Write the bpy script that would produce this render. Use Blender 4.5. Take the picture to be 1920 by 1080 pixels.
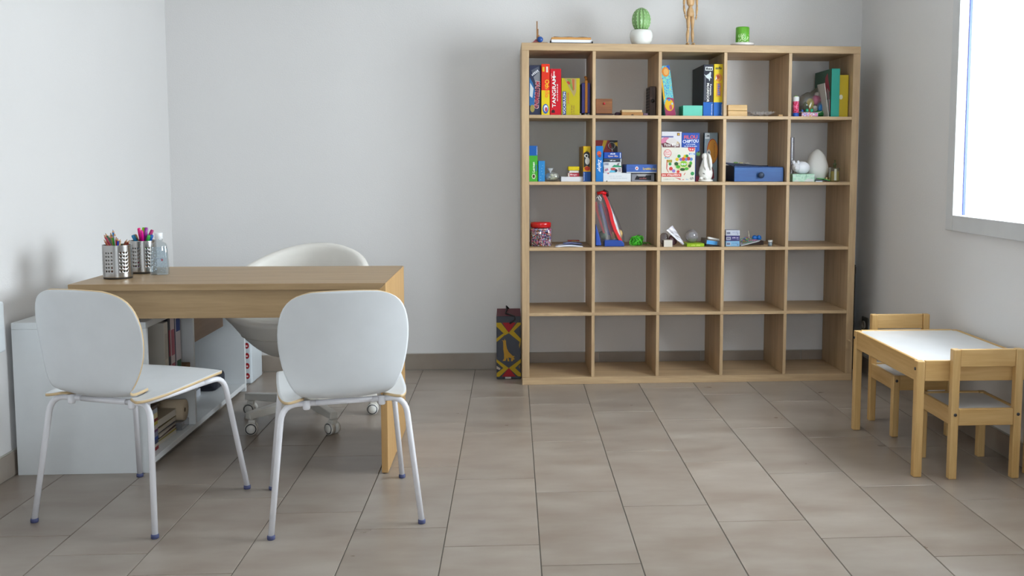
import bpy, math, random
from mathutils import Vector, Matrix
R = math.radians
rnd = random.Random(7)
for o in list(bpy.data.objects): bpy.data.objects.remove(o)
SC = bpy.context.scene
COL = SC.collection

# ------------------------------------------------------------------ camera
cd = bpy.data.cameras.new('camera'); cam = bpy.data.objects.new('camera', cd); COL.objects.link(cam)
yaw, pit, rol = 0.0633, 0.0878, 0.0024
fw = Vector((math.sin(yaw)*math.cos(pit), math.cos(yaw)*math.cos(pit), -math.sin(pit)))
r0 = Vector((math.cos(yaw), -math.sin(yaw), 0)); u0 = r0.cross(fw)
r = r0*math.cos(rol)+u0*math.sin(rol); u = -r0*math.sin(rol)+u0*math.cos(rol)
M = Matrix((r, u, -fw)).transposed().to_4x4(); M.translation = Vector((-0.0494, -5.1355, 1.195))
cam.matrix_world = M
cd.sensor_width = 36; cd.lens = 1812.7/1920*36
cd.shift_x = -115.7/1920; cd.shift_y = -75.3/1920
cd.clip_start = 0.05
SC.camera = cam

# ------------------------------------------------------------------ world, lights, exposure
SC.view_settings.view_transform = 'Standard'; SC.view_settings.look = 'None'
SC.view_settings.gamma = 1; SC.view_settings.use_curve_mapping = False
SC.view_settings.exposure = 0.0
SKY = 29.0
w = bpy.data.worlds.new('sky'); SC.world = w; w.use_nodes = True
bg = w.node_tree.nodes['Background']; bg.inputs[0].default_value = (0.94, 0.97, 1.0, 1); bg.inputs[1].default_value = SKY
WY0, WY1, WZ0, WZ1 = -0.855, -2.40, 0.962, 2.02      # clear opening of the window in the right wall
BX0, BX1, BZ0, BZ1 = -0.50, 0.50, 1.0, 1.85             # unseen opening added behind the camera as fill light
def portal(x, y, z, sx, sy, rot):
    l = bpy.data.lights.new('sky_portal', 'AREA'); l.shape = 'RECTANGLE'; l.size = sx; l.size_y = sy
    l.cycles.is_portal = True
    o = bpy.data.objects.new('sky_portal', l); o.location = (x, y, z); o.rotation_euler = rot; COL.objects.link(o)
portal(2.27, (WY0+WY1)/2, (WZ0+WZ1)/2, WZ1-WZ0, abs(WY1-WY0), (0, R(90), 0))

portal(0.0, -6.86, (BZ0+BZ1)/2, BX1-BX0, BZ1-BZ0, (R(90), 0, 0))  # sky light through the added fill opening

# ------------------------------------------------------------------ materials
def lin(h):
    if isinstance(h, str):
        h = h.lstrip('#'); c = [int(h[i:i+2], 16)/255 for i in (0, 2, 4)]
    else: c = [v/255 for v in h]
    return tuple(((v/12.92) if v <= .04045 else ((v+.055)/1.055)**2.4) for v in c)+(1,)
_m = {}
def mat(col, rough=.5, metal=0, spec=.5, bump=0, bscale=200, coat=0, trans=0):
    k = ('p', col, rough, metal, spec, bump, bscale, coat)
    if k in _m: return _m[k]
    m = bpy.data.materials.new('surface'); m.use_nodes = True; _m[k] = m
    n = m.node_tree.nodes; l = m.node_tree.links; b = n['Principled BSDF']
    b.inputs['Base Color'].default_value = lin(col); b.inputs['Roughness'].default_value = rough
    b.inputs['Metallic'].default_value = metal; b.inputs['Specular IOR Level'].default_value = spec
    b.inputs['Coat Weight'].default_value = coat
    # a trace of procedural mottling so that nothing is a dead flat colour
    tc = n.new('ShaderNodeTexCoord'); no = n.new('ShaderNodeTexNoise'); no.inputs['Scale'].default_value = 14
    no.inputs['Detail'].default_value = 5
    l.new(tc.outputs['Object'], no.inputs['Vector'])
    hs = n.new('ShaderNodeHueSaturation'); hs.inputs['Color'].default_value = lin(col)
    mr = n.new('ShaderNodeMapRange'); mr.inputs[3].default_value = .95; mr.inputs[4].default_value = 1.05
    l.new(no.outputs[0], mr.inputs[0]); l.new(mr.outputs[0], hs.inputs['Value']); l.new(hs.outputs[0], b.inputs['Base Color'])
    if bump:
        nb = n.new('ShaderNodeTexNoise'); nb.inputs['Scale'].default_value = bscale; nb.inputs['Detail'].default_value = 3
        l.new(tc.outputs['Object'], nb.inputs['Vector'])
        bp = n.new('ShaderNodeBump'); bp.inputs['Strength'].default_value = bump; bp.inputs['Distance'].default_value = .002
        l.new(nb.outputs[0], bp.inputs['Height']); l.new(bp.outputs[0], b.inputs['Normal'])
    return m
def wood(c1, c2, axis='x', sc=28, rough=.5, stretch=14, contrast=(.35, .68), knots=False):
    k = ('w', c1, c2, axis, sc, rough, knots)
    if k in _m: return _m[k]
    m = bpy.data.materials.new('wood_grain'); m.use_nodes = True; _m[k] = m
    n = m.node_tree.nodes; l = m.node_tree.links; b = n['Principled BSDF']; b.inputs['Roughness'].default_value = rough
    tc = n.new('ShaderNodeTexCoord'); mp = n.new('ShaderNodeMapping')
    s = {'x': (1/stretch, 1, 1), 'y': (1, 1/stretch, 1), 'z': (1, 1, 1/stretch)}[axis]
    mp.inputs['Scale'].default_value = s
    oi = n.new('ShaderNodeObjectInfo'); mu = n.new('ShaderNodeMath'); mu.operation = 'MULTIPLY'; mu.inputs[1].default_value = 9
    l.new(oi.outputs['Random'], mu.inputs[0])
    ad = n.new('ShaderNodeVectorMath'); l.new(tc.outputs['Object'], ad.inputs[0]); l.new(mu.outputs[0], ad.inputs[1])
    l.new(ad.outputs[0], mp.inputs['Vector'])
    n1 = n.new('ShaderNodeTexNoise'); n1.inputs['Scale'].default_value = sc; n1.inputs['Detail'].default_value = 6; n1.inputs['Distortion'].default_value = .6
    n2 = n.new('ShaderNodeTexNoise'); n2.inputs['Scale'].default_value = sc*6; n2.inputs['Detail'].default_value = 3
    l.new(mp.outputs[0], n1.inputs['Vector']); l.new(mp.outputs[0], n2.inputs['Vector'])
    mx = n.new('ShaderNodeMix'); mx.data_type = 'FLOAT'; mx.inputs[0].default_value = .35
    l.new(n1.outputs[0], mx.inputs[2]); l.new(n2.outputs[0], mx.inputs[3])
    cr = n.new('ShaderNodeValToRGB'); cr.color_ramp.elements[0].position = contrast[0]; cr.color_ramp.elements[1].position = contrast[1]
    cr.color_ramp.elements[0].color = lin(c2); cr.color_ramp.elements[1].color = lin(c1)
    l.new(mx.outputs[0], cr.inputs[0]); out = cr.outputs[0]
    if knots:
        vo = n.new('ShaderNodeTexVoronoi'); vo.inputs['Scale'].default_value = 3.2
        mp2 = n.new('ShaderNodeMapping'); mp2.inputs['Scale'].default_value = tuple(.35 if v < 1 else 1 for v in s)
        l.new(ad.outputs[0], mp2.inputs['Vector']); l.new(mp2.outputs[0], vo.inputs['Vector'])
        mr = n.new('ShaderNodeMapRange'); mr.inputs[1].default_value = .015; mr.inputs[2].default_value = .06; mr.inputs[3].default_value = .55; mr.inputs[4].default_value = 0
        l.new(vo.outputs['Distance'], mr.inputs[0])
        mc = n.new('ShaderNodeMix'); mc.data_type = 'RGBA'; mc.inputs[7].default_value = lin('#7d6248')
        l.new(mr.outputs[0], mc.inputs[0]); l.new(out, mc.inputs[6]); out = mc.outputs[2]
    l.new(out, b.inputs['Base Color'])
    bp = n.new('ShaderNodeBump'); bp.inputs['Strength'].default_value = .12; bp.inputs['Distance'].default_value = .001
    l.new(n2.outputs[0], bp.inputs['Height']); l.new(bp.outputs[0], b.inputs['Normal'])
    return m
def clear(tint='#ffffff', gloss=.10, rough=.05, dens=1.0):
    k = ('c', tint, gloss, rough, dens)
    if k in _m: return _m[k]
    m = bpy.data.materials.new('clear_plastic'); m.use_nodes = True; _m[k] = m
    n = m.node_tree.nodes; l = m.node_tree.links; n.remove(n['Principled BSDF']); o = n['Material Output']
    t = n.new('ShaderNodeBsdfTransparent'); t.inputs[0].default_value = lin(tint)
    g = n.new('ShaderNodeBsdfGlossy'); g.inputs['Roughness'].default_value = rough
    f = n.new('ShaderNodeLayerWeight'); f.inputs[0].default_value = .25
    mr = n.new('ShaderNodeMapRange'); mr.inputs[3].default_value = gloss*.5; mr.inputs[4].default_value = min(1, gloss*6)
    l.new(f.outputs['Facing'], mr.inputs[0])
    mx = n.new('ShaderNodeMixShader'); l.new(mr.outputs[0], mx.inputs[0]); l.new(t.outputs[0], mx.inputs[1]); l.new(g.outputs[0], mx.inputs[2])
    last = mx
    if dens < 1:
        d = n.new('ShaderNodeBsdfDiffuse'); d.inputs[0].default_value = lin(tint)
        m2 = n.new('ShaderNodeMixShader'); m2.inputs[0].default_value = dens; l.new(d.outputs[0], m2.inputs[1]); l.new(mx.outputs[0], m2.inputs[2]); last = m2
    l.new(last.outputs[0], o.inputs[0])
    return m
def wall_mat():
    m = bpy.data.materials.new('painted_plaster'); m.use_nodes = True
    n = m.node_tree.nodes; l = m.node_tree.links; b = n['Principled BSDF']; b.inputs['Roughness'].default_value = .75
    b.inputs['Specular IOR Level'].default_value = .25
    tc = n.new('ShaderNodeTexCoord'); no = n.new('ShaderNodeTexNoise'); no.inputs['Scale'].default_value = 160; no.inputs['Detail'].default_value = 4
    n2 = n.new('ShaderNodeTexNoise'); n2.inputs['Scale'].default_value = 1.3
    l.new(tc.outputs['Object'], no.inputs['Vector']); l.new(tc.outputs['Object'], n2.inputs['Vector'])
    mx = n.new('ShaderNodeMix'); mx.data_type = 'RGBA'; mx.inputs[6].default_value = lin('#dddbda'); mx.inputs[7].default_value = lin('#e4e2e1')
    l.new(n2.outputs[0], mx.inputs[0]); l.new(mx.outputs[2], b.inputs['Base Color'])
    bp = n.new('ShaderNodeBump'); bp.inputs['Strength'].default_value = .35; bp.inputs['Distance'].default_value = .002
    l.new(no.outputs[0], bp.inputs['Height']); l.new(bp.outputs[0], b.inputs['Normal'])
    return m
def tile_mat():
    m = bpy.data.materials.new('stoneware_tile'); m.use_nodes = True
    n = m.node_tree.nodes; l = m.node_tree.links; b = n['Principled BSDF']
    b.inputs['Specular IOR Level'].default_value = .5
    tc = n.new('ShaderNodeTexCoord'); oi = n.new('ShaderNodeObjectInfo')
    mu = n.new('ShaderNodeMath'); mu.operation = 'MULTIPLY'; mu.inputs[1].default_value = 13; l.new(oi.outputs['Random'], mu.inputs[0])
    ad = n.new('ShaderNodeVectorMath'); l.new(tc.outputs['Object'], ad.inputs[0]); l.new(mu.outputs[0], ad.inputs[1])
    mp = n.new('ShaderNodeMapping'); mp.inputs['Scale'].default_value = (1, 2.2, 1); l.new(ad.outputs[0], mp.inputs[0])
    n1 = n.new('ShaderNodeTexNoise'); n1.inputs['Scale'].default_value = 4; n1.inputs['Detail'].default_value = 5; l.new(mp.outputs[0], n1.inputs['Vector'])
    cr = n.new('ShaderNodeValToRGB'); e = cr.color_ramp.elements
    e[0].position = .3; e[0].color = lin('#8f8175'); e[1].position = .72; e[1].color = lin('#a2988d')
    l.new(n1.outputs[0], cr.inputs[0])
    hs = n.new('ShaderNodeHueSaturation'); mr = n.new('ShaderNodeMapRange'); mr.inputs[3].default_value = .93; mr.inputs[4].default_value = 1.06
    l.new(oi.outputs['Random'], mr.inputs[0]); l.new(mr.outputs[0], hs.inputs['Value']); l.new(cr.outputs[0], hs.inputs['Color'])
    l.new(hs.outputs[0], b.inputs['Base Color'])
    r2 = n.new('ShaderNodeMapRange'); r2.inputs[3].default_value = .24; r2.inputs[4].default_value = .37; l.new(n1.outputs[0], r2.inputs[0]); l.new(r2.outputs[0], b.inputs['Roughness'])
    return m
WALL = wall_mat(); TILE = tile_mat()
GROUT = mat('#6f6a63', .9); WHITEP = mat('#e9eaec', .45); WHITEM = mat('#ecebec', .3, coat=.2)

# ------------------------------------------------------------------ mesh helpers
class MB:
    def __init__(s): s.v = []; s.f = []; s.m = []; s.sm = []
    def add(s, vs, fs, mi=0, smooth=False, T=None):
        b = len(s.v)
        for q in vs: s.v.append(tuple(T @ Vector(q)) if T else tuple(q))
        for q in fs: s.f.append([i+b for i in q]); s.m.append(mi); s.sm.append(smooth)
        return s
    def box(s, x0, x1, y0, y1, z0, z1, mi=0, T=None):
        return s.add([(x0,y0,z0),(x1,y0,z0),(x1,y1,z0),(x0,y1,z0),(x0,y0,z1),(x1,y0,z1),(x1,y1,z1),(x0,y1,z1)],
            [(0,3,2,1),(4,5,6,7),(0,1,5,4),(1,2,6,5),(2,3,7,6),(3,0,4,7)], mi, False, T)
    def lathe(s, prof, seg=24, mi=0, cx=0, cy=0, cz=0, smooth=True, T=None, fx=None, close=True):
        vs = []; fs = []
        for (r_, z) in prof:
            for k in range(seg):
                a = 2*math.pi*k/seg; rr = r_*(fx(a) if fx else 1)
                vs.append((cx+rr*math.cos(a), cy+rr*math.sin(a), cz+z))
        for i in range(len(prof)-1):
            for k in range(seg):
                a, b = i*seg+k, i*seg+(k+1) % seg
                fs.append((a, b, b+seg, a+seg))
        if close:
            fs.append(tuple(reversed(range(seg)))); n = (len(prof)-1)*seg; fs.append(tuple(range(n, n+seg)))
        return s.add(vs, fs, mi, smooth, T)
    def tube(s, pts, rad, seg=10, mi=0, closed=False, T=None, caps=True):
        P = [Vector(p) for p in pts]; n = len(P); vs = []; fs = []
        up = None
        for i, p in enumerate(P):
            if closed: t = (P[(i+1) % n]-P[i-1]).normalized()
            else: t = (P[min(i+1, n-1)]-P[max(i-1, 0)]).normalized()
            if up is None:
                up = t.orthogonal().normalized()
            else:
                up = (up - t*up.dot(t)).normalized()
            b = t.cross(up); rr = rad[i] if isinstance(rad, (list, tuple)) else rad
            for k in range(seg):
                a = 2*math.pi*k/seg; vs.append(p+(up*math.cos(a)+b*math.sin(a))*rr)
        for i in range(n if closed else n-1):
            for k in range(seg):
                a = i*seg+k; b_ = i*seg+(k+1) % seg; j = ((i+1) % n)*seg
                fs.append((a, b_, j+(k+1) % seg, j+k))
        if caps and not closed: fs.append(tuple(reversed(range(seg)))); fs.append(tuple(range((n-1)*seg, n*seg)))
        return s.add(vs, fs, mi, True, T)
    def ball(s, c, rx, ry=None, rz=None, seg=16, mi=0, T=None, fr=None):
        ry = ry or rx; rz = rz or rx; rings = seg//2; vs = []; fs = []
        for i in range(rings+1):
            ph = math.pi*i/rings
            for k in range(seg):
                a = 2*math.pi*k/seg; q = fr(a, ph) if fr else 1
                vs.append((c[0]+rx*q*math.sin(ph)*math.cos(a), c[1]+ry*q*math.sin(ph)*math.sin(a), c[2]-rz*q*math.cos(ph)))
        for i in range(rings):
            for k in range(seg):
                a = i*seg+k; b = i*seg+(k+1) % seg; fs.append((a, b, b+seg, a+seg))
        return s.add(vs, fs, mi, True, T)
    def prism(s, pts, y0, y1, mi=0, T=None):          # polygon in x,z extruded along y
        n = len(pts); vs = [(x, y0, z) for x, z in pts]+[(x, y1, z) for x, z in pts]
        fs = [tuple(range(n)), tuple(reversed(range(n, 2*n)))]+[((i+1) % n, i, i+n, (i+1) % n+n) for i in range(n)]
        return s.add(vs, fs, mi, False, T)
    def grid(s, rows, mi=0, smooth=True):
        b = len(s.v); w_ = len(rows[0])
        vs = [p for r_ in rows for p in r_]
        fs = [(i*w_+k, i*w_+k+1, (i+1)*w_+k+1, (i+1)*w_+k) for i in range(len(rows)-1) for k in range(w_-1)]
        return s.add(vs, fs, mi, smooth)
    def weld(s, eps=.0012):          # merge coincident vertices of joined patches
        keep = []; idx = []
        for p in s.v:
            for i, k in enumerate(keep):
                if abs(p[0]-k[0]) < eps and abs(p[1]-k[1]) < eps and abs(p[2]-k[2]) < eps: idx.append(i); break
            else: keep.append(p); idx.append(len(keep)-1)
        s.v = keep; s.f = [[idx[i] for i in f] for f in s.f]
    def build(s, name, mats, parent=None, loc=(0,0,0), rot=(0,0,0), bevel=0, seg=2):
        me = bpy.data.meshes.new(name); me.from_pydata([tuple(v) for v in s.v], [], s.f)
        if not isinstance(mats, (list, tuple)): mats = [mats]
        for m in mats: me.materials.append(m)
        me.polygons.foreach_set('material_index', s.m); me.polygons.foreach_set('use_smooth', s.sm); me.update()
        o = bpy.data.objects.new(name, me); COL.objects.link(o); o.location = loc; o.rotation_euler = rot
        if parent: o.parent = parent
        if bevel:
            bv = o.modifiers.new('bevel', 'BEVEL'); bv.width = bevel; bv.segments = seg; bv.limit_method = 'ANGLE'; bv.angle_limit = R(40)
        return o
def tag(o, label, cat, group=None):
    o['label'] = label; o['category'] = cat
    if group: o['group'] = group
    return o
def thing(name, label, cat, loc=(0,0,0), rz=0, group=None, parent=None):
    o = bpy.data.objects.new(name, None); COL.objects.link(o); o.location = loc; o.rotation_euler = (0, 0, rz)
    o.empty_display_size = .05
    return tag(o, label, cat, group)
def struct(o): o['kind'] = 'structure'; return o
def copy_tree(o, parent=None):
    c = o.copy(); COL.objects.link(c)
    if parent: c.parent = parent
    for ch in o.children: copy_tree(ch, c)
    return c
def smooth_path(P, rad, n=6):      # fillet the corners of a polyline
    P = [Vector(p) for p in P]; out = [P[0]]
    for i in range(1, len(P)-1):
        a, b, c = P[i-1], P[i], P[i+1]
        rr = rad[i-1] if isinstance(rad, (list, tuple)) else rad
        d1 = min(rr, (a-b).length*.49); d2 = min(rr, (c-b).length*.49)
        s_ = b+(a-b).normalized()*d1; e_ = b+(c-b).normalized()*d2
        for k in range(n+1):
            t = k/n; out.append(s_*(1-t)**2+b*2*t*(1-t)+e_*t*t)
    out.append(P[-1]); return out
def ell(cx, cz, rx, rz, n=16, a0=0): return [(cx+rx*math.cos(2*math.pi*k/n+a0), cz+rz*math.sin(2*math.pi*k/n+a0)) for k in range(n)]
def ink(h, k=.90):
    h = h.lstrip('#'); h = ''.join(c*2 for c in h) if len(h) == 3 else h
    return '#%02x%02x%02x' % tuple(int(int(h[i:i+2], 16)*k) for i in (0, 2, 4))
def decal(parent, pts, col, y=0, name='print', T=None, th=.0005):
    b = MB(); b.prism(pts, y-th, y+.0002, 0, T); return b.build(name, mat(ink(col), .5, spec=.3), parent)
def rect(x0, x1, z0, z1): return [(x0, z0), (x1, z0), (x1, z1), (x0, z1)]
# lettering: raised flat print, fitted into w (reading direction) x h, on the -Y face of the parent, ang turns it
def txt(parent, s, cx, cz, w_, h_, col, y=0, ang=0, name='lettering', shear=0, face='-y'):
    cu = bpy.data.curves.new('t', 'FONT'); cu.body = s; cu.align_x = 'CENTER'; cu.align_y = 'CENTER'; cu.extrude = 0; cu.offset = .012; cu.shear = shear
    o = bpy.data.objects.new('t', cu); COL.objects.link(o)
    dg = bpy.context.evaluated_depsgraph_get(); me = bpy.data.meshes.new_from_object(o.evaluated_get(dg))
    bpy.data.objects.remove(o); bpy.data.curves.remove(cu)
    xs = [v.co.x for v in me.vertices]; ys = [v.co.y for v in me.vertices]
    if not xs: return None
    mx, my = (min(xs)+max(xs))/2, (min(ys)+max(ys))/2; sx, sy = w_/(max(xs)-min(xs)), h_/(max(ys)-min(ys))
    a = R(ang)
    for v in me.vertices:
        X, Z = (v.co.x-mx)*sx, (v.co.y-my)*sy
        p_, q_ = X*math.cos(a)-Z*math.sin(a), X*math.sin(a)+Z*math.cos(a)
        if face == '-y': v.co = (cx+p_, y-.0009, cz+q_)
        elif face == '-x': v.co = (y-.0009, cx-p_, cz+q_)
        else: v.co = (cx+p_, cz+q_, y+.0009)
    me.materials.clear(); me.materials.append(mat(col, .5)); me.name = name
    t = bpy.data.objects.new(name, me); COL.objects.link(t); t.parent = parent
    return t

# unreadable small print: one little stroke per letter, grouped into words
def fine_print(parent, words, cx, cz, w_, h_, col, y=0, ang=0, shear=0):
    rr = random.Random(sum(words)*7+len(words)); n = sum(words)+len(words)-1; cell = w_/n; a = R(ang); b = MB(); p = 0
    for k, w in enumerate(words):
        for j in range(w):
            x = -w_/2+(p+.12)*cell; hh = h_*(.7 if rr.random() < .6 else 1.0)
            pts = [(x, -h_/2), (x+cell*.72, -h_/2), (x+cell*.72, -h_/2+hh), (x, -h_/2+hh)]
            b.prism([(cx+u_*math.cos(a)-v_*math.sin(a), cz+u_*math.sin(a)+v_*math.cos(a)) for u_, v_ in pts], y-.0009, y-.0001)
            p += 1
        p += 1
    return b.build('fine_print', mat(col, .5), parent)

# ------------------------------------------------------------------ the room
XL, XR, YB, YF, H = -1.960, 1.966, 0.42, -6.60, 2.50
fl = MB(); fl.box(XL-.3, XR+.35, YF-.3, YB+.3, -.12, -.0025); floor = struct(fl.build('floor', GROUT))
PX, PY, G = .30, .643, .0016
X0, Y0 = -.268, -.906
tiles = {}
k0 = math.floor((XL-X0)/PX)
for k in range(k0, math.ceil((XR-X0)/PX)):
    xa, xb = max(X0+k*PX, XL), min(X0+(k+1)*PX, XR)
    off = Y0-.1608*k
    j0 = math.floor((YF-off)/PY)
    for j in range(j0, math.ceil((YB-off)/PY)):
        ya, yb = max(off+j*PY, YF), min(off+(j+1)*PY, YB)
        if yb-ya < .01 or xb-xa < .01: continue
        key = (round(xb-xa, 3), round(yb-ya, 3))
        if key not in tiles:
            hx, hy = (xb-xa)/2-G, (yb-ya)/2-G; c = .0012
            b = MB(); b.add([(-hx,-hy,-.008),(hx,-hy,-.008),(hx,hy,-.008),(-hx,hy,-.008),(-hx,-hy,-c),(hx,-hy,-c),(hx,hy,-c),(-hx,hy,-c),
                             (-hx+c,-hy+c,0),(hx-c,-hy+c,0),(hx-c,hy-c,0),(-hx+c,hy-c,0)],
                            [(0,1,5,4),(1,2,6,5),(2,3,7,6),(3,0,4,7),(4,5,9,8),(5,6,10,9),(6,7,11,10),(7,4,8,11),(8,9,10,11)])
            t = b.build('tile', TILE, floor); tiles[key] = t
        else:
            t = tiles[key].copy(); COL.objects.link(t)
        t.location = ((xa+xb)/2, (ya+yb)/2, 0)
b = MB(); b.box(XL-.3, XR+.35, YB, YB+.3, -.1, H); struct(b.build('wall_back', WALL))
b = MB(); b.box(XL-.3, XL, YF-.3, YB+.3, -.1, H); struct(b.build('wall_left', WALL))
b = MB()
b.box(XR, XR+.30, WY0, YB+.3, -.1, H); b.box(XR, XR+.30, YF-.3, WY1, -.1, H)
b.box(XR, XR+.30, WY1, WY0, -.1, WZ0); b.box(XR, XR+.30, WY1, WY0, WZ1, H)
struct(b.build('wall_right', WALL))
b = MB(); b.box(XL-.3, BX0, YF-.25, YF, -.1, H); b.box(BX1, XR+.35, YF-.25, YF, -.1, H)
b.box(BX0, BX1, YF-.25, YF, -.1, BZ0); b.box(BX0, BX1, YF-.25, YF, BZ1, H); struct(b.build('wall_front', WALL))
wb = struct(bpy.data.objects.new('added_fill_window', None)); COL.objects.link(wb)  # frame and pane for the added fill opening, out of view
b = MB(); b.box(BX0, BX0+.06, YF-.13, YF-.07, BZ0, BZ1); b.box(BX1-.06, BX1, YF-.13, YF-.07, BZ0, BZ1)
b.box(BX0+.06, BX1-.06, YF-.13, YF-.07, BZ0, BZ0+.06); b.box(BX0+.06, BX1-.06, YF-.13, YF-.07, BZ1-.06, BZ1)
b.build('window_frame', mat('#ecebec', .3, coat=.2), wb)
b = MB(); b.box(BX0+.06, BX1-.06, YF-.102, YF-.098, BZ0+.06, BZ1-.06); b.build('glass_pane', clear('#f4f8fa', .06), wb)
b = MB(); b.box(XL-.3, XR+.35, YF-.3, YB+.3, H, H+.1); struct(b.build('ceiling', mat('#e6e5e1', .8)))
# baseboards: a pale joint strip behind, tiles in front
def baseboard(name, axis, pos, a0, a1, sgn):
    b = MB(); t = .007; hz = .094
    if axis == 'x': b.box(a0, a1, pos, pos+sgn*t, 0, hz+.003)
    else: b.box(pos, pos+sgn*t, a0, a1, 0, hz+.003)
    o = struct(b.build(name, mat('#b5b1a9', .8)))
    n = 0; c = a0; proto = {}
    while c < a1-.01:
        e = min(c+.60, a1); L = round(e-c, 3)
        if L not in proto:
            q = MB()
            if axis == 'x': q.box(-L/2+.0015, L/2-.0015, min(0, sgn*.011), max(0, sgn*.011), .003, hz)
            else: q.box(min(0, sgn*.011), max(0, sgn*.011), -L/2+.0015, L/2-.0015, .003, hz)
            p = q.build('tile', TILE, o, bevel=.001, seg=1); proto[L] = p
        else: p = proto[L].copy(); COL.objects.link(p)
        p.location = ((c+e)/2, pos, 0) if axis == 'x' else (pos, (c+e)/2, 0)
        c = e
baseboard('baseboard_back', 'x', YB, XL+.011, XR-.011, -1)
baseboard('baseboard_left', 'y', XL, YF, YB, 1)
baseboard('baseboard_right', 'y', XR, YF, YB, -1)
# window in the right wall
wf = struct(bpy.data.objects.new('window_1', None)); COL.objects.link(wf)
b = MB(); CW = .072; x1 = XR+.001; x0 = XR-.016
b.box(x0, x1, WY0, WY0+CW, WZ0-CW, WZ1+CW); b.box(x0, x1, WY1-CW, WY1, WZ0-CW, WZ1+CW)
b.box(x0, x1, WY1, WY0, WZ0-CW, WZ0); b.box(x0, x1, WY1, WY0, WZ1, WZ1+CW)
b.build('casing', mat('#d3d4d5', .5), wf, bevel=.003)
b = MB(); fx0, fx1 = XR+.301, XR+.36; f_ = .06
b.box(fx0, fx1, WY0, WY0+f_, WZ0-f_, WZ1+f_); b.box(fx0, fx1, WY1-f_, WY1, WZ0-f_, WZ1+f_)
b.box(fx0, fx1, WY1, WY0, WZ0-f_, WZ0); b.box(fx0, fx1, WY1, WY0, WZ1, WZ1+f_); ym = (WY0+WY1)/2
b.box(fx0, fx1, ym-.03, ym+.03, WZ0, WZ1)
b.build('window_frame', WHITEM, wf, bevel=.003)
for a_, c_ in ((WY1, ym-.03), (ym+.03, WY0)):
    b = MB(); b.box(fx0+.03, fx0+.034, a_-.004, c_+.004, WZ0-.004, WZ1+.004); b.build('glass_pane', clear('#f4f8fa', .06), wf)
b = MB(); b.box(XR+.028, XR+.040, WY0-.006, WY0, WZ0, WZ1); b.build('guide_rail', mat('#2a3ea0', .5), wf)

# ------------------------------------------------------------------ bookcase
BR = .0117
def bk(x, y, z=0): return (x*math.cos(BR)-y*math.sin(BR), x*math.sin(BR)+y*math.cos(BR), z)
W, D, TO, TI = 1.82, .39, .039, .017; CC = (W-2*TO-4*TI)/5
def cx0(i): return TO+i*(CC+TI)
def sz(row): return W-TO-row*CC-(row-1)*TI      # top surface of the board under a row (1 = top row)
OX = wood('#c8ab84', '#aa8e6c', 'x', 22, .5); OZ = wood('#c8ab84', '#aa8e6c', 'z', 22, .5); OY = wood('#c8ab84', '#aa8e6c', 'x', 22, .5)
bc = thing('bookcase', 'large square oak-effect open bookcase of twenty-five cubes against the back wall', 'bookcase', (0, 0, 0), BR)
for x in (0, W-TO): q = MB(); q.box(x, x+TO, 0, D, TO, W-TO); q.build('side_panel', OZ, bc, bevel=.0012, seg=1)
q = MB(); q.box(0, W, 0, D, W-TO+.0004, W); q.build('top_panel', OX, bc, bevel=.0012, seg=1)
q = MB(); q.box(0, W, 0, D, 0, TO-.0004); q.build('bottom_panel', OX, bc, bevel=.0012, seg=1)
sh = None
for k in range(1, 5):
    if sh is None:
        q = MB(); q.box(TO+.0003, W-TO-.0003, .002, D, 0, TI); sh = q.build('shelf', OX, bc, bevel=.0008, seg=1); o = sh
    else: o = sh.copy(); COL.objects.link(o)
    o.location = (0, 0, sz(k)-TI)
dv = None
for k in range(1, 6):
    for i in range(1, 5):
        if dv is None:
            q = MB(); q.box(0, TI, .002, D, .0003, CC-.0003); dv = q.build('divider', OZ, bc, bevel=.0008, seg=1); o = dv
        else: o = dv.copy(); COL.objects.link(o)
        o.location = (cx0(i)-TI, 0, sz(k) if k < 5 else TO)

def at(o, x, y, z, rz=0):     # stand a thing at bookcase coordinates
    o.location = bk(x, y, z); o.rotation_euler = (o.rotation_euler[0], o.rotation_euler[1], BR+rz); return o
# carton: origin at the middle of the bottom front edge, front face on y=0
def carton(name, label, cat, x0, x1, y, dep, z, h, col, group=None, rz=0, tilt=0, top=None, side=None, bevel=.001, m=None):
    w2 = (x1-x0)/2; b = MB(); b.box(-w2, w2, 0, dep, 0, h)
    mats = [m or mat(ink(col), .45, spec=.3)]
    if top: mats.append(mat(ink(top), .45, spec=.3)); b.m[1] = len(mats)-1
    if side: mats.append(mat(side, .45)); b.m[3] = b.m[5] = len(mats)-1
    o = b.build(name, mats, bevel=bevel, seg=1)
    o.rotation_euler = (0, tilt, 0); at(o, (x0+x1)/2, y, z, rz)
    return tag(o, label, cat, group)
r1, r2, r3 = sz(1), sz(2), sz(3)
GB = 'board game boxes on the bookcase'
# ---- row 1, cube 1
o = carton('game_box', 'dark blue and silver game box with slanted red lettering, far left of the top row', 'game box', .042, .102, .04, .27, r1, .262, '#2e3450', GB)
decal(o, [(-.03,.05),(-.005,.05),(.002,.12),(-.012,.17),(-.03,.2)], '#2f6fae'); decal(o, [(-.028,.10),(-.014,.09),(-.008,.14),(-.026,.17)], '#d9e3ea', -.0004)
decal(o, [(-.008,.2),(.027,.235),(.027,.15),(.01,.145)], '#8b8f98'); decal(o, [(-.02,.235),(.02,.256),(.022,.24),(-.01,.215)], '#5b6070', -.0004)
decal(o, ell(-.014, .035, .012, .02), '#a79a52', -.0004)
txt(o, 'MASTERMIND', .011, .107, .145, .026, '#e8d7da', 0, -94, shear=.2); txt(o, 'MASTERMIND', .0105, .107, .142, .021, '#b01733', -.0007, -94, shear=.2)
fine_print(o, [5], .0, .222, .045, .012, '#c9ccd4', -.0006, 35)
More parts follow.
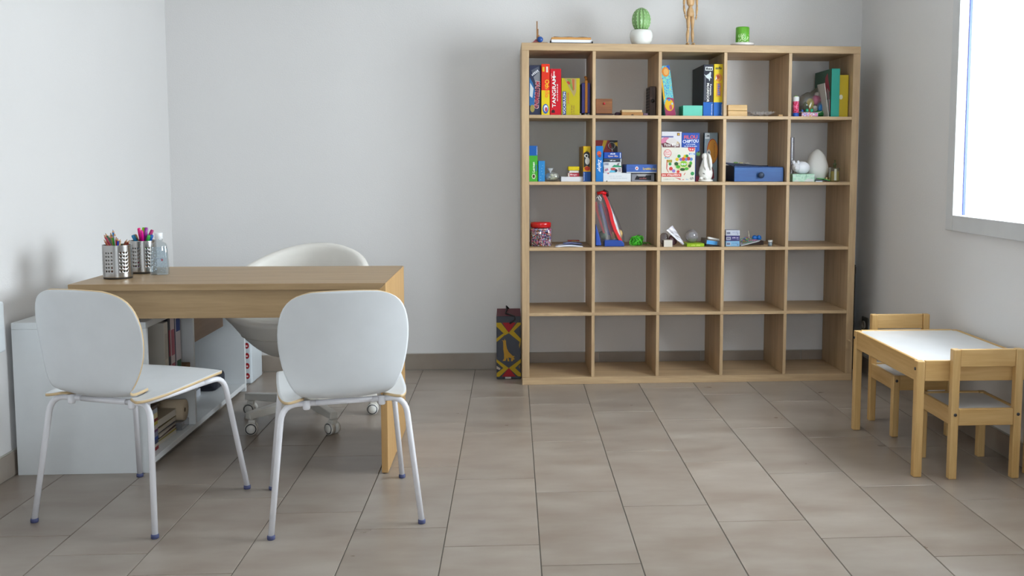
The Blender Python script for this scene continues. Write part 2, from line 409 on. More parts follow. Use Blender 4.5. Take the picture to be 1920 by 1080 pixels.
o = carton('game_box', 'tall narrow game box with an orange-red top half and yellow bottom half', 'game box', .1055, .149, .03, .27, r1, .268, '#ee3410', GB)
decal(o, rect(-.0218,.0218,0,.130), '#f0d313'); txt(o, 'Oth', .008, .163, .045, .022, '#f5c518', 0, -90); txt(o, 'ello', .008, .115, .045, .022, '#ee5a16', 0, -90)
decal(o, ell(0,.033,.016,.026), '#2e5fb2', -.0003); decal(o, ell(.001,.035,.011,.018), '#e9eef5', -.0007); decal(o, ell(.003,.03,.007,.012), '#c8435f', -.0012)
decal(o, rect(-.016,-.006,.228,.252), '#f1c92a'); decal(o, rect(.003,.013,.224,.254), '#f3ead9')
o = carton('game_box', 'bright red game box with bold white upright lettering, third in the top left cube', 'game box', .1515, .2095, .03, .27, r1, .243, '#d6001c', GB)
txt(o, 'TANGRAM', -.007, .122, .165, .021, '#1b1414', .0004, 90); txt(o, 'TANGRAM', -.0085, .122, .163, .019, '#f6f2ec', 0, 90); txt(o, 'game', -.007, .215, .03, .010, '#f6f2ec', 0, 90)
fine_print(o, [5, 3, 3, 7, 3, 4], .009, .118, .09, .006, '#f3d9d9', 0, 90); decal(o, [(-.022,.012),(-.004,.012),(-.004,.024),(-.012,.03),(-.022,.024)], '#3a1016')
fine_print(o, [4], -.022, .205, .03, .006, '#ef8f8f', 0, 90)
o = carton('game_box', 'yellow word game box with a blue name strip and an arrow-shaped picture', 'game box', .2115, .309, .03, .27, r1, .195, '#c4b40c', GB)
decal(o, rect(-.043,-.024,.002,.125), '#27387c'); txt(o, 'VOCABULON', -.0335, .064, .115, .012, '#e9edf5', -.0005, 90); txt(o, 'JUNIOR', -.012, .09, .06, .010, '#c0341f', 0, 90)
decal(o, [(-.034,.194),(.03,.194),(.03,.125),(.018,.098),(-.0,.13)], '#b59c62'); decal(o, [(-.02,.19),(.0,.19),(.016,.125),(.006,.135)], '#7d9c3a', -.0004); decal(o, [(.008,.19),(.02,.19),(.02,.135),(.012,.13)], '#c4693c', -.0004)
decal(o, [(-.022,.175),(-.01,.16),(.0,.168),(-.012,.18)], '#c0402c', -.0006); fine_print(o, [2, 3, 3, 4], .006, .028, .05, .006, '#8c6a1a', 0, 90); fine_print(o, [2, 3, 7], .017, .03, .045, .006, '#8c6a1a', 0, 90)
o = thing('binder', 'narrow purple-blue binder with an orange strip down its spine', 'binder'); at(o, .3445, .05, r1, 0)
q = MB(); q.box(-.0235, -.005, 0, .24, .012, .172); q.box(.007, .0215, .0, .24, .012, .172); q.build('cover', mat('#3a3480', .5), o, bevel=.003)
q = MB(); q.box(-.006, .008, -.001, .02, .014, .186); q.build('spine_strip', mat('#d98a1e', .5), o, bevel=.003)
q = MB(); q.box(-.033, -.0235, .02, .24, .008, .165); q.build('back_board', mat('#16161c', .6), o, bevel=.002)
q = MB(); q.tube([(.001, .012, .186), (.001, .012, .2), (-.004, .02, .204)], .007); q.build('handle', mat('#a86a22', .5), o)
for xx in (-.03, -.002, .015): q = MB(); q.lathe([(.007, 0), (.008, .004), (.006, .012)], 12, cx=xx, cy=.02); q.build('foot', mat('#d8d4cc', .5), o)
# ---- row 1, cube 2
BW = wood('#96602e', '#6a3a1a', 'x', 30, .4)
o = carton('wooden_box', 'small brown wooden puzzle box with a red knob on its front', 'wooden box', .398, .486, .06, .09, r1+.012, .078, '#704020', m=BW, bevel=.002)
q = MB(); q.ball((0, -.004, .052), .0065); q.build('knob', mat('#b31f2c', .3), o); q = MB(); q.box(-.046, .052, -.003, .095, -.012, -.0005); q.build('base', mat('#3b2018', .5), o, bevel=.001)
o = carton('wooden_box', 'flat pale wooden box with a sliding lid lying in the second top cube', 'wooden box', .536, .650, .04, .08, r1, .018, '#a8743a', m=wood('#b98a4c', '#96652f', 'x', 30, .4), bevel=.001)
q = MB(); q.box(-.058, .052, .001, .08, .0185, .031); q.build('lid', wood('#c9ad80', '#b4966a', 'x', 30, .4), o, bevel=.002)
decal(o, ell(0, .004, .007, .004), '#3b2413'); q = MB(); q.box(.059, .085, .01, .07, .0, .015); q.build('drawer_end', mat('#5c4457', .5), o, bevel=.002)
o = carton('dice_pouch', 'small dark purple cloth pouch beside the flat wooden box', 'pouch', .503, .534, .07, .05, r1, .02, '#4a3446', bevel=.007)
o = carton('wooden_box', 'dark carved wooden box standing upright against the cube side', 'wooden box', .688, .721, .06, .13, r1, .158, '#33211a', m=wood('#4a3024', '#281811', 'z', 60, .45), bevel=.002)
q = MB()
for k in range(9):
    for j in range(5): q.box(-.0185, -.0164, .012+j*.023, .026+j*.023, .012+k*.016, .022+k*.016)
q.build('carving', mat('#20130e', .5), o); q = MB(); q.tube([(0, -.008, .08), (0, .001, .08)], .01); q.build('latch', mat('#15100e', .4), o)
# ---- row 1, cube 3
def art_material(cols, scale=60):
    k = ('art', tuple(cols), scale)
    if k in _m: return _m[k]
    m = bpy.data.materials.new('printed_art'); m.use_nodes = True; _m[k] = m
    n = m.node_tree.nodes; l = m.node_tree.links; b = n['Principled BSDF']; b.inputs['Roughness'].default_value = .4
    tc = n.new('ShaderNodeTexCoord'); no = n.new('ShaderNodeTexNoise'); no.inputs['Scale'].default_value = scale; no.inputs['Detail'].default_value = 1.5
    l.new(tc.outputs['Object'], no.inputs['Vector']); cr = n.new('ShaderNodeValToRGB'); cr.color_ramp.interpolation = 'CONSTANT'
    e = cr.color_ramp.elements; c = [lin(x) for x in cols]
    for i, cc in enumerate(c):
        p = .3+.42*i/len(c)
        if i < 2: e[i].position = p if i else 0; e[i].color = cc
        else: q_ = e.new(p); q_.color = cc
    l.new(no.outputs[0], cr.inputs[0]); l.new(cr.outputs[0], b.inputs['Base Color']); return m
o = carton('game_box', 'tall colourful game box leaning over at the left of the third top cube', 'game box', .772, .827, .04, .2, r1+.0005, .268, '#2f76b8', GB, tilt=R(-8), m=art_material(['#2f86c4', '#4fb0b8', '#7cc0a0', '#3c74c0', '#9cc070'], 90))
decal(o, [(-.027,0),(.027,0),(.027,.09),(-.005,.1),(-.027,.06)], '#a0345c'); decal(o, ell(.0, .058, .024, .032), '#e8b818', -.0005); decal(o, ell(.006,.045,.008,.014), '#c25a66', -.001)
decal(o, rect(-.004,.008,.08,.09), '#2f7ad0', -.001); decal(o, rect(.012,.02,.058,.068), '#9fd0e8', -.001); decal(o, ell(.002,.235,.02,.026,14,.4), '#e28a2a', -.0005); decal(o, ell(.004,.235,.013,.018,14,.4), '#e9b060', -.001)
decal(o, rect(.01,.027,.243,.267), '#2b57b8', -.0003); decal(o, [(-.027,.08),(-.018,.1),(-.02,.2),(-.027,.21)], '#e8b01a', -.0003)
o = carton('carton_box', 'plain turquoise cardboard box in front of the black puzzle box', 'box', .864, .970, .03, .12, r1, .056, '#6fd0b8', side='#3f9a70')
o = carton('game_box', 'black puzzle box with white bird silhouette and a blue foot', 'game box', .9745, 1.0275, .035, .30, r1, .274, '#2c2e3c', GB, side='#17171a')
decal(o, rect(-.0265,.0265,0,.074), '#1566c0'); txt(o, 'Ravensburger', .0195, .034, .06, .006, '#eef2f8', -.0006, -90)
decal(o, rect(-.018,.022,.242,.262), '#e8ece8'); fine_print(o, [3], .002, .252, .034, .012, '#20222c', -.0006)
decal(o, [(-.024,.222),(-.014,.216),(.002,.226),(.008,.236),(.014,.232),(.012,.212),(.018,.2),(.01,.204),(.006,.185),(0,.198),(-.01,.202)], '#dfe9e8')
txt(o, 'McGREGOR', -.002, .125, .10, .013, '#eceae4', 0, -90); txt(o, 'Fantastic', .013, .14, .06, .009, '#eceae4', 0, -90); decal(o, rect(-.018,-.0165,.085,.21), '#b8bcc4')
decal(o, [(.0,0),(0,0)], '#fff') if False else None
o = carton('game_box', 'yellow puzzle box with a blue foot, right of the black one', 'game box', 1.0305, 1.081, .035, .30, r1, .277, '#f0d21e', GB, side='#d9b81a')
decal(o, rect(-.0252,.0252,0,.074), '#1566c0'); txt(o, 'Ravensburger', .0195, .034, .06, .006, '#eef2f8', -.0006, -90); fine_print(o, [4], -.001, .256, .034, .014, '#3d4210', 0)
decal(o, ell(0,.205,.019,.022), '#e8963a'); decal(o, ell(-.004,.208,.009,.011), '#b84a24', -.0005); decal(o, [(-.02,.19),(-.008,.2),(-.014,.215)], '#f2f0e0', -.0006)
decal(o, rect(-.012,.016,.105,.178), '#e9a040'); fine_print(o, [6], .002, .142, .062, .014, '#5d67b4', -.0005, -90)
# ---- row 1, cube 4
LW = wood('#dcb982', '#c49c62', 'x', 26, .5)
for z_, lab, dx in ((0, 'lower pale wooden domino box of the pair in the fourth top cube', .001), (.0315, 'upper pale wooden domino box of the pair in the fourth top cube', 0)):
    o = carton('wooden_box', lab, 'wooden box', 1.113+dx, 1.219+dx, .05, .07, r1+z_, .0305, '#d0aa70', 'pale wooden boxes in the top row', m=LW, bevel=.002)
    q = MB(); q.box(-.046, .046, .006, .066, .0305, .0312); q.build('lid', mat('#e6cb98' if z_ else '#5d6a3a', .5), o)
o = thing('foil_tray', 'crumpled clear plastic tray lying beside the pale wooden boxes', 'tray'); at(o, 1.306, .05, r1)
q = MB(); rows = []
for j in range(8):
    row = []
    for i in range(26):
        x = -.075+.15*i/25; y = .08*j/7
        ed = max(abs(x)/.075, abs(y-.04)/.04); z = .006+.018*max(0, ed-.55)/.45+.006*rnd.random()
        row.append((x, y, z))
    rows.append(row)
q.grid(rows, smooth=False); t_ = q.build('tray', clear('#e8e8ec', .35, .15, .75), o)
o = carton('wood_block', 'tiny pale wooden block right of the plastic tray', 'block', 1.393, 1.416, .05, .03, r1, .012, '#d8bd8a', m=LW, bevel=.001)
# ---- row 1, cube 5
o = thing('bubble_bottle', 'small red bubble bottle with white cap at the left of the last top cube', 'bottle'); at(o, 1.4845, .045, r1)
q = MB(); q.lathe([(.0165, 0), (.017, .002), (.017, .02)], 20); q.build('base', mat('#2257b8', .3), o)
q = MB(); q.lathe([(.0168, .02), (.0168, .082)], 20); q.build('body', art_material(['#c31648', '#d42a5a', '#e87aa0', '#b01240'], 70), o)
q = MB(); q.lathe([(.0165, .082), (.0175, .084), (.0175, .104), (.014, .108)], 20); q.build('cap', mat('#eef0f2', .35), o)
q = MB(); q.lathe([(.010, .108), (.009, .112)], 16); q.build('cap_top', mat('#8cc04a', .4), o)
o = thing('toy_bag', 'clear plastic bag filled with brightly coloured plastic toys', 'bag'); at(o, 1.605, .11, r1+.001)
def blob(q, c, s, mi=0, T=None, k=.12, seg=18):
    ph = [rnd.random()*6 for _ in range(6)]
    q.ball(c, s[0], s[1], s[2], seg, mi, T, lambda a, p: 1+k*(math.sin(3*a+ph[0])*math.sin(p)+.6*math.sin(5*a+ph[1])*math.sin(2*p)+.5*math.sin(7*a+3*p+ph[2])*math.sin(p)))
q = MB(); rows = []
blob(q, (-.005, .05, .070), (.080, .055, .070), k=.07)
for i in range(len(q.v)):
    x, y, z = q.v[i]
    if x > 0: z = z*(1+x*6); x = x*.85
    q.v[i] = (x, y, max(.0005, z))
q.build('plastic_film', clear('#dcdcd8', .12, .12, .93), o)
for nm, c, s_, cl in (('toy', (-.01, .03, .075), (.02, .018, .03), '#c8b21e'), ('toy', (.022, .03, .095), (.024, .02, .026), '#e2559a'), ('toy', (.028, .035, .128), (.012, .012, .012), '#e6e0e0'), ('toy', (.05, .03, .055), (.024, .02, .028), '#2a78b8'),
        ('toy', (.048, .03, .10), (.014, .014, .014), '#e070a0'), ('toy', (-.035, .035, .055), (.02, .02, .03), '#4c5a28'), ('toy', (.045, .02, .022), (.03, .02, .016), '#1f7a36'), ('toy', (-.02, .025, .035), (.014, .014, .014), '#d0682a'), ('toy', (.015, .03, .05), (.016, .014, .016), '#e9e4e0')):
    q = MB(); blob(q, c, s_, k=.15, seg=14); t = q.build(nm, mat(cl, .35), o); t['kind'] = 'part'; del t['kind']
o = carton('card_sheet', 'white card leaning upright beside the bag of toys', 'card', 1.665, 1.6675, .04, .12, r1+.0005, .183, '#e8e4dc', tilt=R(-8.5), bevel=0)
o = carton('card_sheet', 'short white card edge standing between the bag of toys and green folder', 'card', 1.671, 1.6725, .05, .10, r1, .096, '#dedad2', bevel=0)
o = thing('sweet_tub', 'low confetti-patterned tub with green balls on its lid', 'tub'); at(o, 1.560, .055, r1)
q = MB(); q.box(-.042, .05, -.01, .05, 0, .024); q.build('tub', art_material(['#d83a3a', '#e8e4e0', '#3a62c8', '#e26ab0', '#e0a030', '#e8e4e0'], 110), o, bevel=.003)
q = MB(); q.add([(-.06,-.014,.026),(.055,-.014,.024),(.07,-.01,.031),(.06,.055,.027),(-.055,.055,.026)], [(0,1,3,4),(1,2,3)]); s_ = q.build('lid', mat('#c9cbbd', .5), o)
sd = s_.modifiers.new('s', 'SOLIDIFY'); sd.thickness = .0015
for x, cl, rr in ((-.035, '#3a62b8', .007), (-.008, '#2bab7e', .0095), (.018, '#2bab7e', .0095)): q = MB(); q.ball((x, .005, .026+rr), rr, seg=14); q.build('ball', mat(cl, .2), o)
o = carton('folder', 'tall green folder with a red fish print on its side', 'folder', 1.674, 1.720, .03, .28, r1, .259, '#1aa08c', side='#1a5a40')
T_ = Matrix(((0, 0, 0, -.0232), (-1, 0, 0, .14), (0, 0, 1, 0), (0, 0, 0, 1))) 
def side_decal(par, pts, col, xf, lift=0):      # print on the face turned to -x, pts given as (depth, z)
    q = MB(); n_ = len(pts)
    q.add([(xf-.0006-lift, y, z) for y, z in pts], [tuple(reversed(range(n_))), ]); return q.build('print', mat(col, .5), par)
side_decal(o, [(.02,.14),(.05,.2),(.065,.24),(.10,.22),(.11,.17),(.08,.13),(.05,.12)], '#b03a4c', -.023); side_decal(o, [(.02,.1),(.03,.14),(.07,.16),(.08,.13),(.05,.09)], '#c8a8a8', -.023, .0004)
side_decal(o, ell(.13, .175, .012, .012), '#b8c08a', -.023); side_decal(o, rect(.01,.05,.03,.09), '#8a1c3c', -.023)
o = carton('game_box', 'plain yellow box with a round white sticker, right end of the top row', 'box', 1.7225, 1.776, .05, .24, r1, .227, '#c9ad0c', GB)
decal(o, ell(-.014, .108, .010, .013), '#e9e4c8')
# ---- row 2, cube 1
o = carton('game_box', 'slim green card game box with a blue top, far left of second row', 'game box', .040, .085, .04, .22, r2, .190, '#46b02e', GB)
decal(o, rect(-.0224,.0224,.138,.19), '#1560b4'); txt(o, 'Ravensburger', .019, .163, .045, .005, '#eef2f8', -.0006, -90); txt(o, 'Lernen', .001, .076, .055, .013, '#f0f6ea', 0, 90, shear=.1); decal(o, ell(.002,.028,.011,.016,6), '#dfe6c8'); decal(o, ell(.002,.028,.007,.010,6), '#5c4630', -.0005); decal(o, rect(.012,.018,.055,.09), '#2c72a8')
o = carton('game_box', 'small light blue box standing beside the slim green box', 'box', .089, .124, .04, .18, r2, .110, '#2c8cd0', GB)
for k in range(6): decal(o, ell(-.01+.02*rnd.random(), .01+.09*k/6, .0018, .0018, 8), '#b8d8ea', -.0002)
o = thing('sweets_bag', 'knotted clear bag of pale sweets on the second shelf', 'bag'); at(o, .168, .07, r2+.001)
q = MB(); blob(q, (0, .03, .024), (.04, .03, .025), k=.05); 
for i in range(len(q.v)): x, y, z = q.v[i]; q.v[i] = (x, y, max(0, z))
q.build('film', clear('#f0f0ea', .2, .12, .8), o)
for k in range(16):
    q = MB(); a = rnd.random()*6.3; rr = .026*rnd.random()**.5; q.ball((rr*math.cos(a), .028+.6*rr*math.sin(a), .008+.026*rnd.random()), .0095, .009, .006, 10); q.build('sweet', mat(rnd.choice(['#e6e2c4', '#efece0', '#dfe0b8', '#e8e4d8']), .4), o)
q = MB(); q.lathe([(.005, .044), (.004, .05), (.013, .064), (.016, .070)], 14, cx=-.012, cy=.03, fx=lambda a: 1+.25*math.sin(5*a), close=False); q.build('knot', clear('#f0f0f0', .3, .12, .6), o)
o = carton('carton_box', 'flat white box at the bottom of the small stack on the second shelf', 'box', .211, .337, .04, .11, r2, .026, '#e6e6ea')
o = carton('carton_box', 'small red and white box second in the stack on the second shelf', 'box', .248, .310, .05, .05, r2+.0265, .019, '#b8283c'); txt(o, 'Bingo', .0, .0095, .036, .010, '#f0dfe0'); decal(o, rect(-.031,-.022,.001,.018), '#d8d0c0')
o = carton('carton_box', 'white round-edged box under the yellow lid in the small stack', 'box', .253, .307, .05, .05, r2+.046, .013, '#e4e0da', bevel=.003)
o = carton('box_lid', 'bright yellow lid on top of the small stack on the second shelf', 'lid', .249, .310, .047, .056, r2+.0595, .021, '#e6cc10', bevel=.003)
o = carton('game_box', 'yellow game box with a penguin picture and blue foot', 'game box', .328, .369, .03, .26, r2, .189, '#e4a612', GB, side='#a87812')
decal(o, rect(-.0205,.0205,0,.053), '#174f9c'); txt(o, 'Ravensburger', -.015, .028, .045, .005, '#dfe6f0', -.0006, 90); decal(o, [(-.018,.075),(.0,.085),(.016,.075),(.016,.15),(.0,.165),(-.018,.15)], '#30302e'); decal(o, ell(.002,.11,.012,.02), '#e6e2da', -.0004)
decal(o, ell(-.004,.138,.011,.010), '#e6e2da', -.0005); decal(o, ell(-.003,.137,.006,.006), '#1a1a1a', -.001); decal(o, ell(.002,.07,.016,.012,8), '#c83a1c', -.0005); decal(o, rect(-.018,.018,.158,.186), '#e6c414')
# ---- row 2, cube 2
o = carton('game_box', 'narrow blue game box with white slanted lettering in the second column', 'game box', .396, .435, .03, .24, r2, .190, '#1678c8', GB)
txt(o, 'Zephyr', -.001, .085, .068, .022, '#eef2f8', 0, -90, shear=.25); decal(o, ell(-.002,.15,.012,.014,7), '#d8603a'); decal(o, ell(.001,.138,.009,.009,6), '#8a3a44', -.0005)
o = carton('carton_box', 'flat white box with faint print at the bottom of the big stack', 'box', .437, .587, .04, .2, r2, .047, '#e8eaec'); fine_print(o, [3, 2, 6], -.01, .029, .07, .005, '#b4bcc4'); fine_print(o, [2, 5, 3, 3, 8], .01, .018, .09, .004, '#b4bcc4'); decal(o, ell(-.048,.044,.005,.003), '#d05a6a'); decal(o, [(-.06,0),(-.052,0),(-.054,.008)], '#303a34')
o = carton('game_box', 'white and light blue small box second from the bottom of the big stack', 'game box', .441, .538, .05, .15, r2+.0475, .030, '#e6e4e2', GB); decal(o, [(-.02,.002),(.02,.002),(.025,.014),(-.005,.02)], '#58b8d8'); decal(o, ell(.002,.02,.014,.007), '#c84a48', -.0005); decal(o, ell(.018,.012,.008,.008), '#28384c', -.0005); decal(o, rect(.03,.045,.005,.026), '#a89ca0')
fine_print(o, [5], -.034, .016, .02, .012, '#b86a8a', -.0004, 20)
o = carton('game_box', 'white box with barcode and green corner in the big stack', 'game box', .439, .535, .052, .15, r2+.078, .0265, '#e4e6e8', GB)
decal(o, [(-.002,0),(.048,0),(.048,.006),(.01,.012)], '#2a9a6a')
for k in range(7): decal(o, rect(-.042+k*.0035, -.0402+k*.0035, .01, .022), '#3c4a78')
decal(o, [(.022,.008),(.036,.008),(.04,.024),(.028,.02)], '#8a8088', -.0004)
o = carton('game_box', 'dark grey flat box with white lettering in the big stack', 'game box', .441, .537, .05, .15, r2+.105, .0185, '#3a3e48', GB, top='#5a5e60'); fine_print(o, [4, 4], 0, .008, .03, .006, '#e4e6ea'); decal(o, rect(.042,.047,.001,.018), '#dfe2e6')
decal(o, rect(-.048,.040,.0135,.0155), '#74786f')
o = carton('game_box', 'bright blue card box on top of the big stack', 'game box', .442, .536, .05, .15, r2+.124, .033, '#1c50b0', GB); fine_print(o, [6], 0, .025, .028, .007, '#e4e8f0'); txt(o, 'Quer Mix', .002, .012, .055, .010, '#e6c8b0'); decal(o, rect(.039,.043,.004,.03), '#dfe6f0')
o = carton('game_box', 'dark red and black patterned box standing behind the big stack', 'game box', .402, .5355, .22, .10, r2, .225, '#7a1418', GB)
decal(o, [(-.012,.225),(.01,.225),(-.018,.15),(-.03,.15)], '#b8921a'); decal(o, [(.02,.225),(.066,.225),(.066,.15),(.05,.15)], '#191512'); decal(o, [(.04,.21),(.066,.215),(.066,.19)], '#c09a1c', -.0004)
q = MB(); q.tube([(.033+.019*math.cos(a*.3927), -.004, .195+.019*math.sin(a*.3927)) for a in range(16)], .0016, 6, closed=True); q.build('ring', mat('#a8a4a0', .3, .8), o)
q = MB(); q.tube([(.035, -.004, .19), (.036, -.004, .15)], .0022, 6); q.build('clasp', mat('#b8b4ae', .3, .8), o)
o = carton('game_box', 'silver and black box lying under the long blue box', 'game box', .592, .715, .05, .18, r2, .0425, '#8c8c94', GB); decal(o, [(-.045,.01),(-.035,.03),(.045,.034),(.045,.008)], '#1c1a20'); decal(o, [(-.035,.041),(.022,.041),(.012,.028),(-.025,.028)], '#b0aeb0', -.0004); fine_print(o, [4], .0, .018, .04, .008, '#8a4a4a', -.0006)
o = carton('game_box', 'long blue flat box with golden lettering lying on the silver box', 'game box', .562, .726, .035, .18, r2+.0475, .045, '#4468b4', GB); decal(o, rect(-.082,.082,0,.005), '#c8ccd0', -.0001); decal(o, ell(-.026,.024,.009,.010), '#e8e4e6'); decal(o, ell(-.026,.024,.004,.0045), '#d04a4a', -.0005)
txt(o, 'Scrabble duo', .042, .022, .072, .012, '#e0c030'); fine_print(o, [3, 5], -.056, .03, .026, .005, '#2c468a'); fine_print(o, [3, 5], -.056, .018, .026, .005, '#2c468a')
# ---- row 2, cube 3
o = carton('game_box', 'white game box showing a turtle bowl of coloured balls, in front', 'game box', .7475, .931, .02, .05, r2, .184, '#e9e4d6', GB)
decal(o, rect(-.09,.018,.027,.045), '#d84a3c'); txt(o, "Jeu d'équilibre", -.038, .036, .098, .012, '#f8f2ec', -.0005)
decal(o, ell(-.058,.152,.021,.021,20), '#d43a48'); decal(o, ell(-.058,.152,.018,.018,20), '#f0e6e0', -.0005); txt(o, 'PLAY', -.058, .159, .026, .009, '#d43a48', -.0009); txt(o, 'Cool', -.058, .148, .026, .009, '#d43a48', -.0009); fine_print(o, [3], -.06, .128, .03, .006, '#3c9ac0')
decal(o, [(.052,.184),(.09,.184),(.088,.17),(.084,.163),(.06,.163),(.054,.172)], '#e04848'); txt(o, '3-6', .071, .173, .022, .009, '#f8f2ec', -.0005); decal(o, rect(.058,.09,.145,.153), '#3c88d0'); fine_print(o, [4], .074, .149, .024, .005, '#e8f0f8', -.0005)
bowl = [(-.022+.098*t/14, 0) for t in range(15)]; bpts = [(.027-.05*math.cos(math.pi*k/14), .104-.048*math.sin(math.pi*k/14)) for k in range(15)]
decal(o, bpts, '#d8d49a'); 
for (cx_, cz_, rx, rz, cl) in ((-.01,.096,.011,.010,'#2c5a2e'),(.0,.080,.012,.009,'#4cae34'),(.024,.066,.014,.008,'#2c5a2e'),(.046,.07,.011,.008,'#4cae34'),(.062,.085,.009,.009,'#2c4a2a'),(.068,.1,.008,.010,'#4cae34'),(.03,.09,.018,.011,'#6cb82c'),(.03,.104,.018,.008,'#8ac832')):
    decal(o, ell(cx_, cz_, rx, rz, 9), cl, -.0005)
for cx_ in (.023, .036): decal(o, ell(cx_, .094, .006, .0055), '#f2f4f0', -.001); decal(o, ell(cx_, .093, .002, .002, 8), '#20201c', -.0015)
for (cx_, cz_, rr, cl) in ((-.006,.12,.009,'#e8c41c'),(.004,.137,.009,'#2c9a48'),(.014,.12,.008,'#7a74c8'),(.028,.122,.010,'#d4502c'),(.037,.136,.009,'#e8c41c'),(.047,.138,.008,'#2c9a48'),(.044,.12,.008,'#7a74c8'),(.056,.124,.010,'#d03c34'),(.07,.121,.009,'#5a8ad0'),(-.044,.095,.008,'#2f9a4a'),(-.039,.07,.010,'#d43e34'),(-.024,.058,.009,'#9a80cc'),(.0,.054,.008,'#d43e34'),(.078,.044,.010,'#3a9a58')):
    decal(o, ell(cx_, cz_, rr, rr, 14), cl, -.0008)
decal(o, [(-.063,.118),(-.06,.118),(-.058,.09),(-.06,.07),(-.05,.05),(-.053,.05),(-.064,.07)], '#d4503c'); decal(o, rect(-.06,-.033,.103,.118), '#a8983a', -.0002)
txt(o, 'GS', .075, .018, .02, .012, '#2a3848', 0, 12); txt(o, 'fsc', .05, .013, .014, .006, '#4a8ac0'); decal(o, [(-.02,.024),(.035,.012),(.02,.007)], '#d8484c'); fine_print(o, [1, 6, 2, 1, 3], -.05, .014, .06, .004, '#9a988c'); decal(o, ell(.0195,.012,.006,.008), '#e9e4d6', -.0006)
fine_print(o, [1], .035, .043, .02, .006, '#c06a50', 0, 60)
o = carton('game_box', 'white game box with a pink and cream picture behind the turtle box', 'game box', .758, .868, .083, .06, r2, .270, '#e6e6ee', GB)
decal(o, rect(-.055,.01,.238,.246), '#6a6ea8'); decal(o, ell(-.03,.216,.028,.024), '#dc86a8'); decal(o, ell(.0,.214,.03,.022), '#e8e0dc', -.0004); decal(o, ell(.024,.205,.02,.014), '#d8c098', -.0003)
decal(o, [(-.055,.205),(-.03,.212),(.01,.196),(.045,.206),(.046,.184),(-.045,.182)], '#6a3038', -.0008); txt(o, 'Ytou Kipik', .0, .196, .084, .022, '#f2efec', -.0012, shear=.1)
decal(o, rect(.03,.045,.248,.263), '#7a2c28'); decal(o, ell(.038,.255,.005,.005), '#e0c040', -.0005)
o = carton('game_box', 'blue game box with orange and white title lettering behind the turtle box', 'game box', .869, .967, .083, .06, r2, .264, '#2a55b4', GB)
txt(o, 'FILOU', 0, .241, .072, .019, '#e8583c', 0, 2); txt(o, 'CHIPTOU', 0, .218, .086, .017, '#f0f2f6', 0, 3); fine_print(o, [2, 3, 2, 8], 0, .202, .05, .005, '#dfe6f2'); fine_print(o, [4, 5, 4, 3, 7], 0, .192, .07, .005, '#dfe6f2')
decal(o, ell(.042, .15, .012, .012), '#6a9a58'); decal(o, ell(.044,.16,.005,.005), '#1a1a1a', -.0005); decal(o, [(.03,0),(.049,0),(.049,.14),(.03,.14)], '#6a5a60', .0001); decal(o, rect(.03,.049,0,.03), '#b04a60', -.0004)
o = carton('game_box', 'tall game box with a big orange circle behind the white rabbit figure', 'game box', .998, 1.070, .10, .05, r2, .266, '#8c9ca4', GB, rz=R(-4), side='#1e4c54')
decal(o, ell(.008,.165,.030,.068,24), '#b83a28'); decal(o, ell(.009,.165,.027,.064,24), '#d8902c', -.0005); decal(o, ell(-.012,.155,.010,.020), '#cfc8c0', -.001); decal(o, ell(-.011,.158,.004,.006), '#48586a', -.0015)
decal(o, rect(-.033,-.008,.232,.262), '#dfe2e4'); txt(o, 'CMI', -.02, .248, .02, .012, '#2a3440', -.0006); txt(o, 'Labyrinth', .018, .17, .08, .008, '#7a4a1c', -.0008, -90); decal(o, [(-.01,.09),(.0,.1),(.016,.06),(.02,.02),(.01,.012),(.0,.04)], '#8a2030', -.0003)
# white rabbit figure
o = thing('rabbit_figure', 'white ceramic rabbit figure with long drooping ears on the second shelf', 'figurine'); at(o, .997, .055, r2, R(-10))
WC = mat('#e6e4de', .35)
q = MB(); q.lathe([(.03, 0), (.039, .003), (.038, .010), (.03, .013)], 22, fx=lambda a: 1+.03*math.sin(4*a)); q.build('base', WC, o)
q = MB(); q.lathe([(.026, .010), (.034, .03), (.036, .05), (.031, .075), (.023, .10), (.018, .118), (.016, .130), (.014, .142), (.008, .151), (.002, .154)], 22, fx=lambda a: 1+.05*math.cos(2*a)); q.build('body', WC, o)
q = MB(); q.ball((-.008, -.012, .136), .015, .017, .018); q.build('head', WC, o)
for s_ in (-1, 1):
    q = MB(); q.tube([(.004+s_*.006, -.008, .152), (.006+s_*.012, -.02, .14), (.008+s_*.015, -.026, .115), (.010+s_*.016, -.03, .085), (.012+s_*.014, -.03, .062)], [.004, .007, .009, .008, .003], 10); q.build('ear', WC, o)
for s_ in (-1, 1): q = MB(); q.ball((-.012+s_*.014, -.028, .018), .010, .014, .009); q.build('paw', WC, o)
decal(o, ell(-.014, .045, .002, .003), '#4a4844', -.034, 'painted_eye'); decal(o, ell(-.008, .043, .002, .003), '#4a4844', -.035, 'painted_eye')
# ---- row 2, cube 4: blue wooden chest
BLW = wood('#2a5f9e', '#1e4a88', 'x', 22, .5)
o = thing('wooden_chest', 'blue painted wooden box with a round front knob, lid slightly raised', 'box'); at(o, 1.2855, .035, r2)
q = MB(); q.box(-.1355, .1355, 0, .012, .001, .078); q.build('front_panel', BLW, o, bevel=.002)
q = MB(); q.box(-.13, -.12, .0125, .26, .001, .088); q.box(.12, .13, .0125, .26, .001, .078); q.box(-.12, .12, .25, .26, .001, .088); q.box(-.12, .12, .0125, .25, .001, .01); q.build('body', mat('#14284e', .5), o, bevel=.001)
q = MB(); q.add([(-.137,.002,.079),(.132,.002,.079),(.132,.262,.079),(-.137,.262,.102),(-.137,.002,.083),(.132,.002,.081),(.132,.262,.083),(-.137,.262,.106)], [(0,3,2,1),(4,5,6,7),(0,1,5,4),(1,2,6,5),(2,3,7,6),(3,0,4,7)]); q.build('lid', mat('#1f4580', .5), o, bevel=.001)
